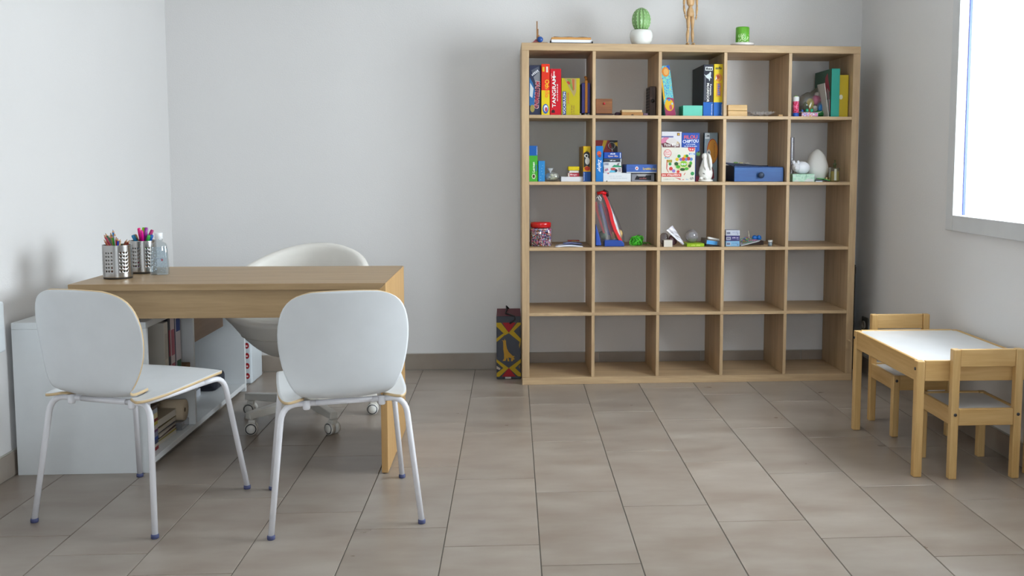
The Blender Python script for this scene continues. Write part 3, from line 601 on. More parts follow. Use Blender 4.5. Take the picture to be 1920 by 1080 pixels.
q = MB(); q.lathe([(.008, 0), (.009, .008), (.016, .014), (.017, .02), (.014, .024)], 18, T=Matrix.Translation((.008, .0005, .036)) @ Matrix.Rotation(R(90), 4, 'X')); q.build('knob', mat('#22344e', .4), o)
for i, (x, c) in enumerate(((-.09, '#7a9a5a'), (-.062, '#b8b08a'), (-.03, '#a8a49a'))):
    o = thing('small_toy', ['green toy piece lying on the blue chest lid', 'beige toy piece lying on the blue chest lid', 'grey toy piece lying on the blue chest lid'][i], 'toy'); at(o, 1.2855+x, .19, r2+.098-i*.0015)
    q = MB(); q.ball((0, 0, .005), .014, .01, .005, 12); q.build('piece', mat(c, .5), o)
# ---- row 2, cube 5
GP = art_material(['#a8d0b8', '#b4d8c0', '#9cc8ae', '#b4d8c0'], 40)
o = carton('tissue_box', 'pale green packet with white folds under the white pig figure', 'packet', 1.474, 1.598, .04, .09, r2, .043, '#a9d4bb', m=GP, bevel=.003)
decal(o, [(-.061,.041),(-.04,.026),(-.061,.03)], '#d4e8dc'); decal(o, [(.061,.041),(.03,.026),(.061,.03)], '#d4e8dc'); decal(o, [(.0,.001),(.058,.001),(.05,.014),(.02,.017)], '#e6ece8'); decal(o, [(-.06,.001),(-.02,.001),(-.04,.012)], '#dfe8e2'); decal(o, rect(.012,.0135,.024,.042), '#5a8a70')
o = thing('pig_figure', 'glossy white lying pig figure on top of the pale green packet', 'figurine'); at(o, 1.530, .055, r2+.0435)
WG = mat('#eaecf2', .3)
q = MB(); blob(q, (.010, .035, .032), (.045, .03, .036), k=0)
for i in range(len(q.v)): x, y, z = q.v[i]; q.v[i] = (x, y, max(0, z))
q.build('body', WG, o)
q = MB(); q.ball((-.028, .02, .036), .024, .022, .025); q.build('head', WG, o)
q = MB(); q.lathe([(.011, 0), (.011, .01)], 14, T=Matrix.Translation((-.034, -.004, .03)) @ Matrix.Rotation(R(90), 4, 'X')); q.build('snout', WG, o)
for s_ in (-1, 1): q = MB(); q.ball((-.03+s_*.012, .014, .062), .008, .005, .011); q.build('ear', WG, o)
o = thing('glass_tube', 'tall clear glass tube standing behind the white pig figure', 'tube'); at(o, 1.516, .20, r2)
q = MB(); q.lathe([(.0125, 0), (.0125, .245)], 18, close=False); q.build('tube', clear('#cfcfd8', .25, .03, .85), o)
o = thing('egg_lamp', 'large matt white egg standing behind the pale green packet', 'egg lamp'); at(o, 1.640, .14, r2)
q = MB(); q.lathe([(.028, 0), (.045, .008), (.058, .030), (.064, .06), (.062, .085), (.054, .115), (.042, .143), (.028, .163), (.014, .175), (.001, .179)], 32); q.build('shell', mat('#dcdad6', .6), o)
o = thing('perfume_bottle', 'small square glass bottle of yellow liquid with a dropper top', 'bottle'); at(o, 1.709, .045, r2)
q = MB(); q.box(-.026, .026, -.013, .03, .001, .078); q.build('glass', clear('#d8d4a0', .22, .04), o, bevel=.005)
q = MB(); q.box(-.022, .022, -.009, .026, .004, .058); q.build('liquid', mat('#a89a3a', .15), o, bevel=.004)
q = MB(); q.lathe([(.008, .078), (.008, .092), (.010, .094), (.010, .100), (.004, .103), (.004, .12)], 14); q.build('stopper', mat('#4a5030', .3), o)
decal(o, rect(-.006,.006,.008,.07), '#dcdcc8', -.0135, 'label_strip')
o = thing('toy_leaf', 'thin bright green plastic sheet lying by the egg', 'toy'); at(o, 1.655, .045, r2)
q = MB(); q.add([(-.04,0,.02),(-.005,.0,.017),(.03,.0,.008),(.034,.02,.006),(.0,.04,.014),(-.038,.03,.018)], [(0,1,4,5),(1,2,3,4)]); s_ = q.build('leaf', mat('#2fae2a', .4), o); sd = s_.modifiers.new('s', 'SOLIDIFY'); sd.thickness = .003
q = MB(); q.box(-.05, -.012, .0, .04, 0, .005); q.build('paper', mat('#c8d4e4', .5), o); q = MB(); q.box(-.05, .036, .005, .06, .0052, .0085); q.build('backing', mat('#14303a', .5), o)
o = carton('cork_stopper', 'small cork-coloured cube beside the yellow glass bottle', 'stopper', 1.670, 1.681, .07, .015, r2+.009, .015, '#c8b07a', bevel=.002)
# ---- row 3
o = thing('bead_jar', 'clear square jar of mixed fuse beads with a red screw lid', 'jar'); at(o, .1055, .075, r3)
sq = lambda a: 1/max(abs(math.cos(a)), abs(math.sin(a)))**.5
q = MB(); q.lathe([(.0575, 0), (.060, .004), (.060, .085), (.057, .096), (.050, .100)], 40, fx=sq, cy=.055); q.build('jar_body', clear('#ffffff', .14, .04), o)
bcols = ['#b8325a', '#e4e0e4', '#3a3c8c', '#e08aa8', '#2a2430', '#c87a38', '#7aa8c8', '#8a64b0', '#d8d0c0', '#a82838', '#4a7a58']
q = MB()
for k in range(2200):
    t = rnd.random()
    a = rnd.random()*2*math.pi; rr = .0555*sq(a)*(1 if t < .85 else rnd.random()**.5); z = .004+.090*rnd.random() if t < .85 else .094
    T = Matrix.Translation((rr*math.cos(a), .055+rr*math.sin(a), z)) @ Matrix.Rotation(rnd.random()*3, 4, 'X') @ Matrix.Rotation(rnd.random()*3, 4, 'Y')
    q.lathe([(.003, -.003), (.003, .003)], 5, mi=rnd.randrange(len(bcols)), T=T)
q.lathe([(.052, .003), (.052, .093)], 24, mi=4, fx=sq, cy=.055)
t = q.build('beads', [mat(c, .4) for c in bcols], o); t['kind'] = 'stuff'
q = MB(); q.lathe([(.050, .101), (.0555, .103), (.0565, .122), (.054, .129), (.045, .131)], 40, cy=.055); q.build('lid', mat('#c01418', .25, coat=.3), o)
o = thing('leaflet', 'white folded leaflet with blue print lying flat on the third shelf', 'leaflet'); at(o, .262, .04, r3)
q = MB(); rows = [[(-.082+.15*i/8+.01*j/3, .13*j/3, .002+.010*math.sin(i/8*math.pi)*(j/3*.5+.5)) for i in range(9)] for j in range(4)]; q.grid(rows); s_ = q.build('sheet', mat('#e4e6ee', .5), o); sd = s_.modifiers.new('s', 'SOLIDIFY'); sd.thickness = .004
q = MB(); q.grid([[(-.035+.1*i/6, .03+.09*j/2, .0205-.010*abs(i/6-.4)) for i in range(7)] for j in range(3)]); s_ = q.build('cover', mat('#8c94c8', .5), o); sd = s_.modifiers.new('s', 'SOLIDIFY'); sd.thickness = .002
o = carton('notebook', 'small red and yellow booklet lying at the back on the leaflet', 'booklet', .255, .318, .13, .05, r3+.0235, .004, '#b8301c', bevel=0); decal(o, ell(0, .002, .014, .0017, 10), '#d8a028')
# transparent toy bag, leaning
o = thing('zip_bag', 'clear zip bag with red trim and blue base full of toy parts', 'bag'); at(o, .478, .05, r3+.001)
def lean(z): return -.050-.0*z
prof = [(-.075, .085, 0), (-.078, .083, .05), (-.079, .066, .10), (-.08, .046, .15), (-.08, .022, .20), (-.079, .0, .25), (-.078, -.022, .29), (-.07, -.03, .298)]
q = MB(); rows = []
for (xa, xb, z) in prof:
    dp = .035*(1-z/.31)+.004; c = (xa+xb)/2; h_ = (xb-xa)/2
    rows.append([(c+h_*math.cos(a), .05+dp*math.sin(a), z) for a in [2*math.pi*k/18 for k in range(19)]])
q.grid(rows); q.build('film', clear('#dcd8dc', .07, .22, .94), o)
RED = mat('#d0121c', .3)
def ribbon(q, pts, w_, mi=0, y=.012):
    L = [(x-w_, y+(z*.12), z) for x, z in pts]; Rr = [(x+w_, y+(z*.12), z) for x, z in pts]; q.grid([L, Rr], mi, False)
for nm, pts, w_, m_, yy in (('zipper', [(.058, .03), (.03, .085), (.012, .14), (.002, .19), (-.016, .245), (-.036, .29)], .009, RED, .005), ('trim', [(.012, .05), (-.004, .10), (-.016, .15), (-.028, .20), (-.04, .235)], .0035, mat('#a81c34', .4), .02),
                          ('strip', [(.0, .06), (-.016, .11), (-.03, .16), (-.046, .2), (-.05, .225)], .008, mat('#3c3f94', .4), .03), ('strip', [(-.03, .07), (-.05, .13), (-.068, .19), (-.074, .24)], .006, mat('#b84848', .4), .022),
                          ('strip', [(.03, .06), (.006, .11), (-.01, .16), (-.02, .21)], .014, mat('#8a1c38', .5), .036)):
    q = MB(); ribbon(q, pts, w_, y=yy); s_ = q.build(nm, m_, o); sd = s_.modifiers.new('s', 'SOLIDIFY'); sd.thickness = .003
q = MB(); q.prism([(-.03, 0), (.078, 0), (.076, .018), (.06, .034), (-.03, .034)], .004, .10); q.build('base_panel', mat('#123f96', .5), o, bevel=.003)
q = MB(); q.prism([(-.076, .004), (-.045, .004), (-.058, .06), (-.076, .12)], .02, .08); q.build('base_panel', mat('#1647a8', .5), o, bevel=.003)
q = MB(); q.tube([(-.066, .04, .286), (-.04, .03, .292), (-.022, .035, .285)], .009, 8); q.build('trim', RED, o)
q = MB(); q.tube([(-.04, .045, .288), (-.03, .04, .302), (-.012, .045, .292), (-.01, .05, .27)], .007, 8); q.build('handle', mat('#3a0a10', .5), o)
for c, s_, cl in (((-.036, .05, .058), (.026, .02, .024), '#4a6648'), ((.052, .045, .062), (.022, .016, .03), '#c8a460'), ((.018, .05, .055), (.014, .016, .026), '#b8935a'), ((-.055, .05, .035), (.02, .02, .03), '#1a1c26'), ((.03, .055, .1), (.006, .006, .03), '#c8a460')):
    q = MB(); blob(q, c, s_, k=.06, seg=14); q.build('toy', mat(cl, .4), o)
for pts in ([(-.075, .008, .262), (-.066, .006, .27), (-.06, .008, .25)], [(-.062, .008, .276), (-.05, .006, .262), (-.052, .008, .246)]):
    q = MB(); q.tube(pts, .0018, 6); q.build('cord', mat('#f0f0f4', .3), o)
# yarn
o = thing('yarn_tangle', 'tangled bright green yarn lying beside the zip bag', 'yarn'); at(o, .632, .09, r3)
q = MB()
for k in range(26):
    ax = Vector((rnd.uniform(-1, 1), rnd.uniform(-1, 1), rnd.uniform(-.6, .6))).normalized(); b1 = ax.orthogonal().normalized(); b2 = ax.cross(b1)
    c = Vector((rnd.uniform(-.014, .014), .03+rnd.uniform(-.01, .01), .026)); ra, rb = rnd.uniform(.018, .036), rnd.uniform(.014, .03)
    pts = []
    for j in range(18):
        a = 2*math.pi*j/18; p = c+b1*ra*math.cos(a)+b2*rb*math.sin(a); p.z = min(max(.003, p.z), .062); pts.append(p)
    q.tube(pts, .0019, 5, mi=k % 2, closed=True)
for s_ in (1, 1.4): q.tube([(.03, .03, .01), (.045*s_, .035, .016), (.055*s_, .045, .008), (.06*s_, .06, .003)], .0019, 5, mi=1)
q.build('strands', [mat('#5ee03c', .55), mat('#3fb42a', .55)], o)
# cube 3 of row 3
o = carton('carton_box', 'small cream box with dark side at the left of the third cube', 'box', .766, .814, .02, .05, r3, .036, '#e8e0d2', side='#1f2236', bevel=.001)
o = thing('plastic_sachet', 'crumpled white sachet leaning diagonally on the third shelf', 'sachet'); at(o, .835, .06, r3)
q = MB(); rows = []
for j in range(9):
    t = j/8; x = -.03+.08*t; z = .098-.092*t; wd = .022*(1-.75*t)
    rows.append([(x+wd*.75*(i/4*2-1)+.002*rnd.random(), .02+.01*rnd.random(), max(.003, z+wd*.7*(i/4*2-1)+.002*rnd.random())) for i in range(5)])
q.grid(rows, smooth=False); s_ = q.build('film', mat('#e2e0ea', .3), o); sd = s_.modifiers.new('s', 'SOLIDIFY'); sd.thickness = .004
q = MB(); blob(q, (-.008, .05, .03), (.022, .016, .028), k=.2, seg=12); q.build('contents', mat('#5c4048', .5), o)
o = thing('clear_cup', 'crumpled clear bag behind the white sachet on the third shelf', 'bag'); at(o, .79, .14, r3)
q = MB(); blob(q, (0, 0, .034), (.024, .02, .034), k=.12, seg=16); q.build('film', clear('#c8c4cc', .2, .1, .85), o)
o = carton('carton_box', 'lime green flat box under the clear ball', 'box', .893, .988, .02, .1, r3, .018, '#9cc018'); fine_print(o, [5, 5], .0, .009, .05, .006, '#c8d860')
o = thing('clear_ball', 'frosted clear plastic ball resting behind the lime green box', 'ball'); at(o, .931, .085, r3+.0185)
q = MB(); q.ball((0, 0, .035), .036, seg=28); q.build('sphere', clear('#c9c6cc', .22, .08, .75), o)
o = thing('camera_case', 'grey flat case with a light blue front edge, tilted on the third shelf', 'case'); at(o, 1.037, .045, r3+.006); 
T = Matrix.Rotation(R(7), 4, 'Y')
q = MB(); q.box(-.032, .046, 0, .16, .002, .028, T=T); q.build('body', mat('#7c7672', .5), o, bevel=.002)
q = MB(); q.box(-.033, .026, -.002, .001, .004, .024, T=T); s_ = q.build('front_edge', mat('#4a9ad8', .4), o)
q = MB(); q.box(-.034, .046, -.001, .15, -.003, .0015, T=T); q.build('base', mat('#1c1a20', .5), o)
o = thing('remote_control', 'white rounded remote lying on the tilted grey case', 'remote'); at(o, 1.046, .05, r3+.034)
q = MB(); q.box(-.034, .034, 0, .03, 0, .012, T=Matrix.Rotation(R(10), 4, 'Y')); q.build('body', mat('#e4e2e0', .35), o, bevel=.0055, seg=3)
q = MB(); q.box(-.02, -.012, .004, .026, .012, .0135, T=Matrix.Rotation(R(10), 4, 'Y')); q.build('button', mat('#9a98a0', .4), o)
# cube 4 of row 3
for i, (c, tp, lab) in enumerate((('#8cc0e4', '#a8d0e8', 'light blue flat card box at the bottom of the stack of three'), ('#4c4880', '#5a5690', 'purple flat card box in the middle of the stack of three'), ('#d4d8e8', '#e0e2ec', 'white flat card box on top of the stack of three'))):
    o = carton('card_box', lab, 'box', 1.1105, 1.187, .04, .08, r3+i*.0295, .029, c, 'stack of three card boxes', bevel=.001)
    decal(o, rect(-.036,-.012,.006,.022), '#c8ccd8'); decal(o, rect(-.033,-.015,.009,.019), '#787c94', -.0005); fine_print(o, [[4, 7], [5, 3], [5, 5]][i], .014, .018, .034, .006, ['#5a88b8', '#c8b8d8', '#a0a4c0'][i]); fine_print(o, [2], .028, .009, .008, .006, '#6a6e88')
o = thing('craft_tray', 'grey tray with a tangle of coloured craft wires on it', 'tray'); at(o, 1.252, .055, r3)
q = MB(); q.add([(-.055,-.01,.001),(.045,-.01,.026),(.06,.02,.028),(.05,.09,.027),(-.05,.09,.006),(-.055,-.01,.004),(.045,-.01,.029),(.06,.02,.031),(.05,.09,.030),(-.05,.09,.009)], [(0,4,3,2,1),(5,6,7,8,9),(0,1,6,5),(1,2,7,6),(2,3,8,7),(3,4,9,8),(4,0,5,9)]); q.build('tray', mat('#c4c8cc', .4), o)
for k, cl in enumerate(['#2f8a6a', '#8a4ab0', '#c8b02a', '#c85a6a', '#3a68b8', '#7ab03a', '#2f8a6a', '#d8d4dc', '#b84a90']):
    q = MB(); c = Vector((-.03+.055*k/9, .02+.03*rnd.random(), .022+.012*rnd.random())); b1 = Vector((1, rnd.uniform(-.4, .4), rnd.uniform(-.3, .5))).normalized(); b2 = Vector((rnd.uniform(-.3, .3), .5, .8)).normalized()
    pts = [c+b1*.02*math.cos(a*.5236)+b2*(.014+.004*math.sin(3*a))*math.sin(a*.5236) for a in range(12)]
    for p in pts: p.z = max(p.z, .008+.25*(p.x+.055)+.002)
    q.tube(pts, .0018, 6, closed=True); q.build('wire', mat(cl, .4), o)
q = MB(); q.tube([(.0, .03, .03), (-.002, .03, .055), (-.006, .03, .082)], [.002, .0018, .001], 6); q.build('wire', mat('#c8bca0', .5), o)
for i, x in enumerate((1.297, 1.322)):
    o = thing('blue_ball', ['left of the two glossy blue balls on the third shelf', 'right of the two glossy blue balls on the third shelf'][i], 'ball', group='blue balls on the third shelf'); at(o, x+.004, .16, r3+.023)
    q = MB(); q.ball((0, 0, .0145), .0145, seg=20); q.build('ball', mat('#1a66b8', .2), o)
o = carton('carton_box', 'low dark brown box holding the two blue balls', 'box', 1.27, 1.345, .13, .07, r3, .0225, '#3c2620')
o = thing('glue_pot', 'tiny white and grey pot at the right of the fourth cube', 'pot'); at(o, 1.360, .05, r3)
q = MB(); q.lathe([(.009, 0), (.0115, .004), (.0115, .022)], 14); q.build('pot', mat('#7c8890', .4), o); q = MB(); q.lathe([(.0125, .022), (.0125, .031), (.011, .032)], 14); q.build('lid', mat('#dcdcda', .4), o)

# ---- on top of the bookcase
TZ = W
o = thing('pyramid_puzzle', 'small wooden peg puzzle with a blue ball, left end of the bookcase top', 'puzzle'); at(o, .088, .01, TZ)
PW = wood('#a87a4c', '#8a6238', 'z', 40, .5)
q = MB(); q.box(-.035, .05, 0, .05, 0, .004); q.build('base', PW, o)
for x, h_ in ((-.006, .115), (-.001, .075), (.004, .045)): q = MB(); q.box(x-.003, x+.003, .02+x, .028+x, .004, h_); q.build('peg', PW, o)
q = MB(); q.ball((.010, .006, .0195), .0155, seg=20); q.build('ball', mat('#1d4c96', .25), o)
q = MB(); q.prism([(-.03, .0042), (.0, .0042), (-.012, .022)], .01, .035); q.build('wedge', mat('#8a3a44', .5), o)
o = thing('book', 'orange-covered thick book with black corners lying on the bookcase top', 'book'); at(o, .262, .006, TZ)
q = MB(); q.box(-.105, .108, .002, .15, .004, .019); q.build('pages', mat('#e6e6ea', .6), o, bevel=.001)
q = MB(); q.box(-.112, .112, 0, .152, .0, .0038); q.build('cover', mat('#1e1a1a', .5), o, bevel=.001)
q = MB(); rows = [[(-.106+.21*i/14, .0+.15*j/3, .0205+.012*(1 if i > 0 else .2)+.0015*math.sin(i*1.3+j)) for i in range(15)] for j in range(4)]; q.grid(rows); q.box(-.104, .103, .003, .15, .0195, .031); q.build('cover', mat('#c8914e', .5), o)
for x in (-.113, .106): q = MB(); q.box(x, x+.008, -.004, .02, 0, .011); q.build('corner', mat('#16120f', .5), o, bevel=.002)
o = thing('cactus_ornament', 'green ribbed ceramic cactus in a white pot on the bookcase', 'ornament'); at(o, .640, .066, TZ)
q = MB(); q.lathe([(.040, 0), (.046, .002), (.056, .022), (.0615, .045), (.0605, .064), (.054, .078), (.050, .080), (.048, .074)], 36); q.build('pot', mat('#e2e2dc', .25, coat=.3), o)
q = MB(); NR = 14
def rib(a, p): return 1+.055*math.cos(NR*a)
q.ball((0, 0, .133), .048, .048, .062, 84, 0, None, rib); q.build('cactus', mat('#7fa868', .35, coat=.2), o)
q = MB()
for k in range(NR):
    a = 2*math.pi*k/NR
    for j in range(1, 9):
        ph = math.pi*(j+.9)/10.5; rr = .0505*math.sin(ph); q.ball((rr*math.cos(a), rr*math.sin(a), .133-.0645*math.cos(ph)), .0022, seg=6)
t = q.build('spines', mat('#dfe8d0', .4), o); t['kind'] = 'stuff'
# mannequin
o = thing('artist_mannequin', 'jointed wooden artist mannequin standing on the bookcase, cut by the photo top', 'mannequin'); at(o, .897, .03, TZ, R(12))
MW = wood('#c9a578', '#b28c5e', 'z', 40, .45)
def seg_(nm, pts, rad): q = MB(); q.tube(pts, rad, 14); return q.build(nm, MW, o)
for s_, ky in ((-1, 0), (1, .004)):
    seg_('thigh', [(s_*.011, 0, .156), (s_*.012, -.001, .13), (s_*.012, 0, .088)], [.009, .011, .007]); q = MB(); q.ball((s_*.012, 0, .086), .0065); q.build('knee', MW, o)
    seg_('shin', [(s_*.012, 0, .083), (s_*.014, .001, .055), (s_*.016, ky, .016)], [.007, .009, .0045])
    q = MB(); q.ball((s_*.017, ky-.008, .0065), .0085, .017, .0064); q.build('foot', MW, o)
q = MB(); q.lathe([(.014, .150), (.022, .154), (.021, .175), (.016, .19), (.012, .195)], 20, fx=lambda a: 1-.25*abs(math.sin(a))); q.build('pelvis', MW, o)
q = MB(); q.ball((0, 0, .2), .011); q.build('waist', MW, o)
q = MB(); q.lathe([(.014, .205), (.021, .215), (.026, .245), (.028, .262), (.016, .272), (.007, .276)], 20, fx=lambda a: 1-.3*abs(math.sin(a))); q.build('chest', MW, o)
q = MB(); q.tube([(0, 0, .275), (0, 0, .286)], .006); q.build('neck', MW, o); q = MB(); q.ball((0, 0, .305), .014, .015, .021); q.build('head', MW, o)
for s_ in (-1, 1):
    q = MB(); q.ball((s_*.031, 0, .262), .008); q.build('shoulder', MW, o)
    seg_('upper_arm', [(s_*.033, 0, .258), (s_*.036, 0, .235), (s_*.037, 0, .21)], [.006, .0075, .0055]); seg_('forearm', [(s_*.037, 0, .207), (s_*.036, -.003, .185), (s_*.033, -.006, .16)], [.0055, .0068, .0042])
    seg_('hand', [(s_*.033, -.006, .157), (s_*.030, -.009, .146), (s_*.028, -.011, .133)], [.004, .0055, .002])
# candle
o = thing('candle_dish', 'round white dish under the green candle on the bookcase', 'dish'); at(o, 1.190, .068, TZ)
q = MB(); q.lathe([(.040, 0), (.058, .004), (.064, .010), (.063, .016), (.056, .018), (.045, .012)], 36); q.build('dish', mat('#e4dedc', .3, coat=.3), o)
o = thing('candle', 'bright green pillar candle with a white sprig pattern', 'candle'); at(o, 1.190, .068, TZ+.0125)
q = MB(); q.lathe([(.034, 0), (.0365, .002), (.0365, .086), (.034, .09), (.02, .086), (.001, .085)], 36); q.build('wax', mat('#5fa62a', .35), o)
q = MB(); q.tube([(0, 0, .084), (.001, 0, .094)], .0012, 6); q.build('wick', mat('#2a2420', .8), o)
q = MB()
for k in range(46):
    a = -math.pi/2+rnd.uniform(-.9, .9); z = .004+.045*rnd.random()**.8; T = Matrix.Rotation(a, 4, 'Z') @ Matrix.Translation((.0366, 0, z)) @ Matrix.Rotation(rnd.uniform(-.8, .8), 4, 'X')
    q.box(-.0004, .0008, -.001, .001, -.005, .005, T=T)
q.build('sprig_pattern', mat('#cfe8b4', .4), o)

# ------------------------------------------------------------------ giraffe bag beside the bookcase
o = thing('gift_bag', 'tall black, red and yellow giraffe bag standing left of the bookcase', 'bag', (-.073, .15, 0), R(0))
q = MB(); q.box(-.067, .067, 0, .11, 0, .352); q.build('body', mat('#171c2c', .35), o, bevel=.003)
q = MB(); q.add([(-.067,0,.352),(.067,0,.352),(.067,.11,.352),(-.067,.11,.352),(-.064,.05,.386),(.064,.05,.386),(.064,.06,.386),(-.064,.06,.386)], [(0,1,5,4),(1,2,6,5),(2,3,7,6),(3,0,4,7),(4,5,6,7)]); q.build('flap', mat('#5c3038', .45), o)
q = MB(); q.tube([(.0, .056, .386), (-.012, .05, .40), (-.010, .03, .382), (-.018, .015, .366), (.01, .002, .36), (.034, -.006, .352), (.034, -.008, .334), (.020, -.008, .322), (.006, -.008, .312)], .0045, 8); q.build('handle', mat('#141214', .5), o)
Y_ = '#c8a512'; RD = '#b01422'
ct, cb = .258, .062
decal(o, [(-.035,.316),(.04,.316),(0,ct+.002)], RD); decal(o, [(-.067,.316),(-.042,.316),(.002,ct),(-.02,ct-.012)], Y_, -.0005); decal(o, [(.045,.316),(.067,.316),(.0,.245),(-.012,.258)], Y_, -.0003) if False else None
decal(o, [(.067,.316),(.045,.316),(.0,ct),(.02,.247),(.067,.217),(.067,.2),(.0,ct)], Y_, -.0005) if False else None
decal(o, [(.048,.316),(.067,.316),(.067,.305),(.028,.268),(.067,.225),(.067,.203),(.0,ct),(.0,ct+.001)], Y_, -.0005)
decal(o, [(-.067,.316),(-.05,.316),(.0,ct+.001),(-.018,.25),(-.034,.262),(-.067,.296)], Y_, -.0006); decal(o, [(-.067,.228),(-.03,.256),(-.018,.25),(-.067,.208)], Y_, -.0004)
decal(o, [(0,cb+.001),(-.038,.014),(.038,.014)], RD)
decal(o, [(-.067,.112),(-.067,.096),(-.03,.062),(-.067,.034),(-.067,.014),(-.052,.014),(0,cb)], Y_, -.0005); decal(o, [(.067,.112),(0,cb),(.05,.016),(.067,.014),(.067,.032),(.035,.062),(.067,.092)], Y_, -.0005)
gir = [(-.038,.218),(-.026,.216),(-.024,.222),(-.021,.226),(-.02,.219),(-.015,.216),(-.014,.195),(-.009,.17),(0,.152),(.012,.140),(.022,.130),(.034,.128),(.026,.120),(.034,.112),(.022,.106),(.024,.100),(.012,.100),(.014,.118),(-.002,.122),(.004,.100),(-.006,.100),(-.010,.120),(-.014,.112),(-.018,.102),(-.034,.102),(-.026,.116),(-.026,.14),(-.030,.17),(-.030,.2),(-.031,.212)]
decal(o, gir, '#c9962c', -.0004)
decal(o, rect(-.02,.012,.002,.012), '#d8d4d0', -.0004); decal(o, [(-.067,.075),(-.045,.06),(-.05,.052),(-.067,.058)], '#c8b8a8', -.0009); decal(o, [(.056,.19),(.062,.215),(.066,.2),(.06,.17)], '#b8902c', -.0009); decal(o, [(.052,.07),(.064,.08),(.062,.055)], '#8a6c2c', -.0009)
# wall outlet and board right of the bookcase
o = tag(thing('folded_board', '', '', (1.905, .30, 0)), 'dark folded board standing in the gap right of the bookcase', 'board')
q = MB(); q.box(-.008, .022, 0, .1, 0, .612); q.build('board', mat('#231f1c', .6), o, bevel=.002)
q = MB(); q.box(-.008, .022, -.004, -.0005, .56, .60); q.build('clasp', mat('#3c3226', .5), o)
o = thing('wall_socket', 'grey round wall socket low on the right wall behind the small table', 'socket', (XR, .22, .275))
q = MB(); q.box(-.010, 0, -.045, .045, -.045, .045); q.build('plate', mat('#55534f', .5), o, bevel=.004)
q = MB(); q.lathe([(.022, 0), (.024, .006), (.020, .007), (.018, .002)], 22, T=Matrix.Translation((-.0102, 0, 0)) @ Matrix.Rotation(R(-90), 4, 'Y')); q.build('ring', mat('#b8b4ac', .4), o)

# ------------------------------------------------------------------ desk
DX0, DX1, DY0, DY1, DZ = -1.697, -.530, -1.465, -.85, .740
KX = wood('#b4976f', '#9a7d58', 'x', 16, .42, knots=True); KZ = wood('#cfa873', '#b88f58', 'z', 16, .42)
o = thing('desk', 'oak desk with a thick panel leg at its right end', 'desk', (DX1, DY0, 0))
w_, d_ = DX1-DX0, DY1-DY0
def mitre(q, mi=0):   # top slab with a 45 degree mitre at the right end
    q.prism([(-w_, DZ-.024), (-.0245, DZ-.024), (-.0003, DZ), (-w_, DZ)], 0, d_)
q = MB(); mitre(q); q.build('desk_top', KX, o, bevel=.0008, seg=1)
q = MB(); q.prism([(-.0245, .004), (0, .004), (0, DZ-.0006), (-.0245, DZ-.0248)], 0, d_); q.build('side_panel', KZ, o, bevel=.0008, seg=1)
q = MB(); q.box(-w_+.02, -.0255, .028, .046, .606, DZ-.0245); q.build('front_apron', KX, o, bevel=.0008, seg=1)
q = MB(); q.box(-.040, -.0255, .012, .040, .60, DZ-.0245); q.build('batten', KZ, o, bevel=.0008, seg=1)
q = MB(); q.box(-w_+.02, -w_+.042, .047, d_-.02, .5905, DZ-.0245); q.build('support_block', KZ, o)
for y in (.03, d_-.03): q = MB(); q.lathe([(.009, 0), (.009, .0038)], 12, cx=-.012, cy=y); q.build('foot', mat('#3a332c', .6), o)

# ------------------------------------------------------------------ low white cabinet along the left wall
CX0, CX1, CY0, CY1, CZ = -1.938, -1.443, -1.405, -.055, .588
WM = mat('#dfe2e4', .4)
o = thing('cabinet', 'low white open cabinet with shelves standing along the left wall', 'cabinet', (CX0, CY0, 0))
w_, d_ = CX1-CX0, CY1-CY0
q = MB(); q.box(0, w_, 0, d_, CZ-.025, CZ); q.build('top_panel', WM, o, bevel=.001, seg=1)
for nm, y in (('side_panel', 0), ('divider', .535), ('side_panel', d_-.02)):
    q = MB(); q.box(0, w_, y, y+.02, 0 if nm == 'side_panel' else .0452, CZ-.0255); q.build(nm, WM, o, bevel=.001, seg=1)
q = MB(); q.box(0, w_-.004, .0205, d_-.0205, .022, .045); q.build('bottom_panel', WM, o, bevel=.001, seg=1)
q = MB(); q.box(0, w_-.012, .0205, .5345, .285, .303); q.build('shelf', WM, o, bevel=.001, seg=1)
q = MB(); q.box(0, .008, .0205, d_-.0205, .0455, CZ-.0255); q.build('back_panel', WM, o)
q = MB(); q.box(w_-.030, w_-.008, .556, d_-.35, .402, CZ-.0258); q.build('wooden_panel', wood('#9c7a5a', '#8a6a4c', 'y', 16, .5), o)['label'] = 'brown wooden panel hanging under the top'  # wood panel hung below the cabinet top, no drawer behind it
# things in the cabinet
def cab(x, y, z): return (CX0+x, CY0+y, z)
fl_ = [('#dcd6cc', '#c8c2b8', .235, 'cream file with yellow foot standing on the cabinet shelf'), ('#1c1e2a', '#a01838', .245, 'black file with a red spine label in the cabinet'),
       ('#d8c8cc', '#b85a70', .24, 'pale pink file with small red marks in the cabinet'), ('#2a2c50', '#2a2c50', .235, 'thin navy folder between two pale files in the cabinet'), ('#d8d0d8', '#1c3c8c', .242, 'wide white file with a blue label on top in the cabinet')]
ths = [.045, .028, .05, .010, .062]; y = .275
for (c, c2, h_, lab), th in zip(fl_, ths):
    o = thing('file_folder', lab, 'file', cab(w_-.30, y, .3032), 0, 'files standing on the cabinet shelf')
    q = MB(); q.box(0, .27, 0, th-.002, 0, h_); q.build('cover', mat(c, .5), o, bevel=.002)
    q = MB()
    if c2 != c:
        q.box(.2702, .2708, .006, th-.008, h_*(.72 if 'blue' in lab else .35), h_*(.95 if 'blue' in lab else .8)); q.build('spine_label', mat(c2, .5), o)
        q = MB(); q.box(.2702, .2708, .006, th-.008, .012, .05); q.build('spine_label', mat('#c8a818' if 'yellow' in lab else ('#1f5a3c' if 'blue' in lab else c2), .5), o)
    y += th
o = thing('cardboard_sheet', 'brown cardboard sheet lying on the shelf beside the files', 'cardboard', cab(w_-.33, .473, .3032))
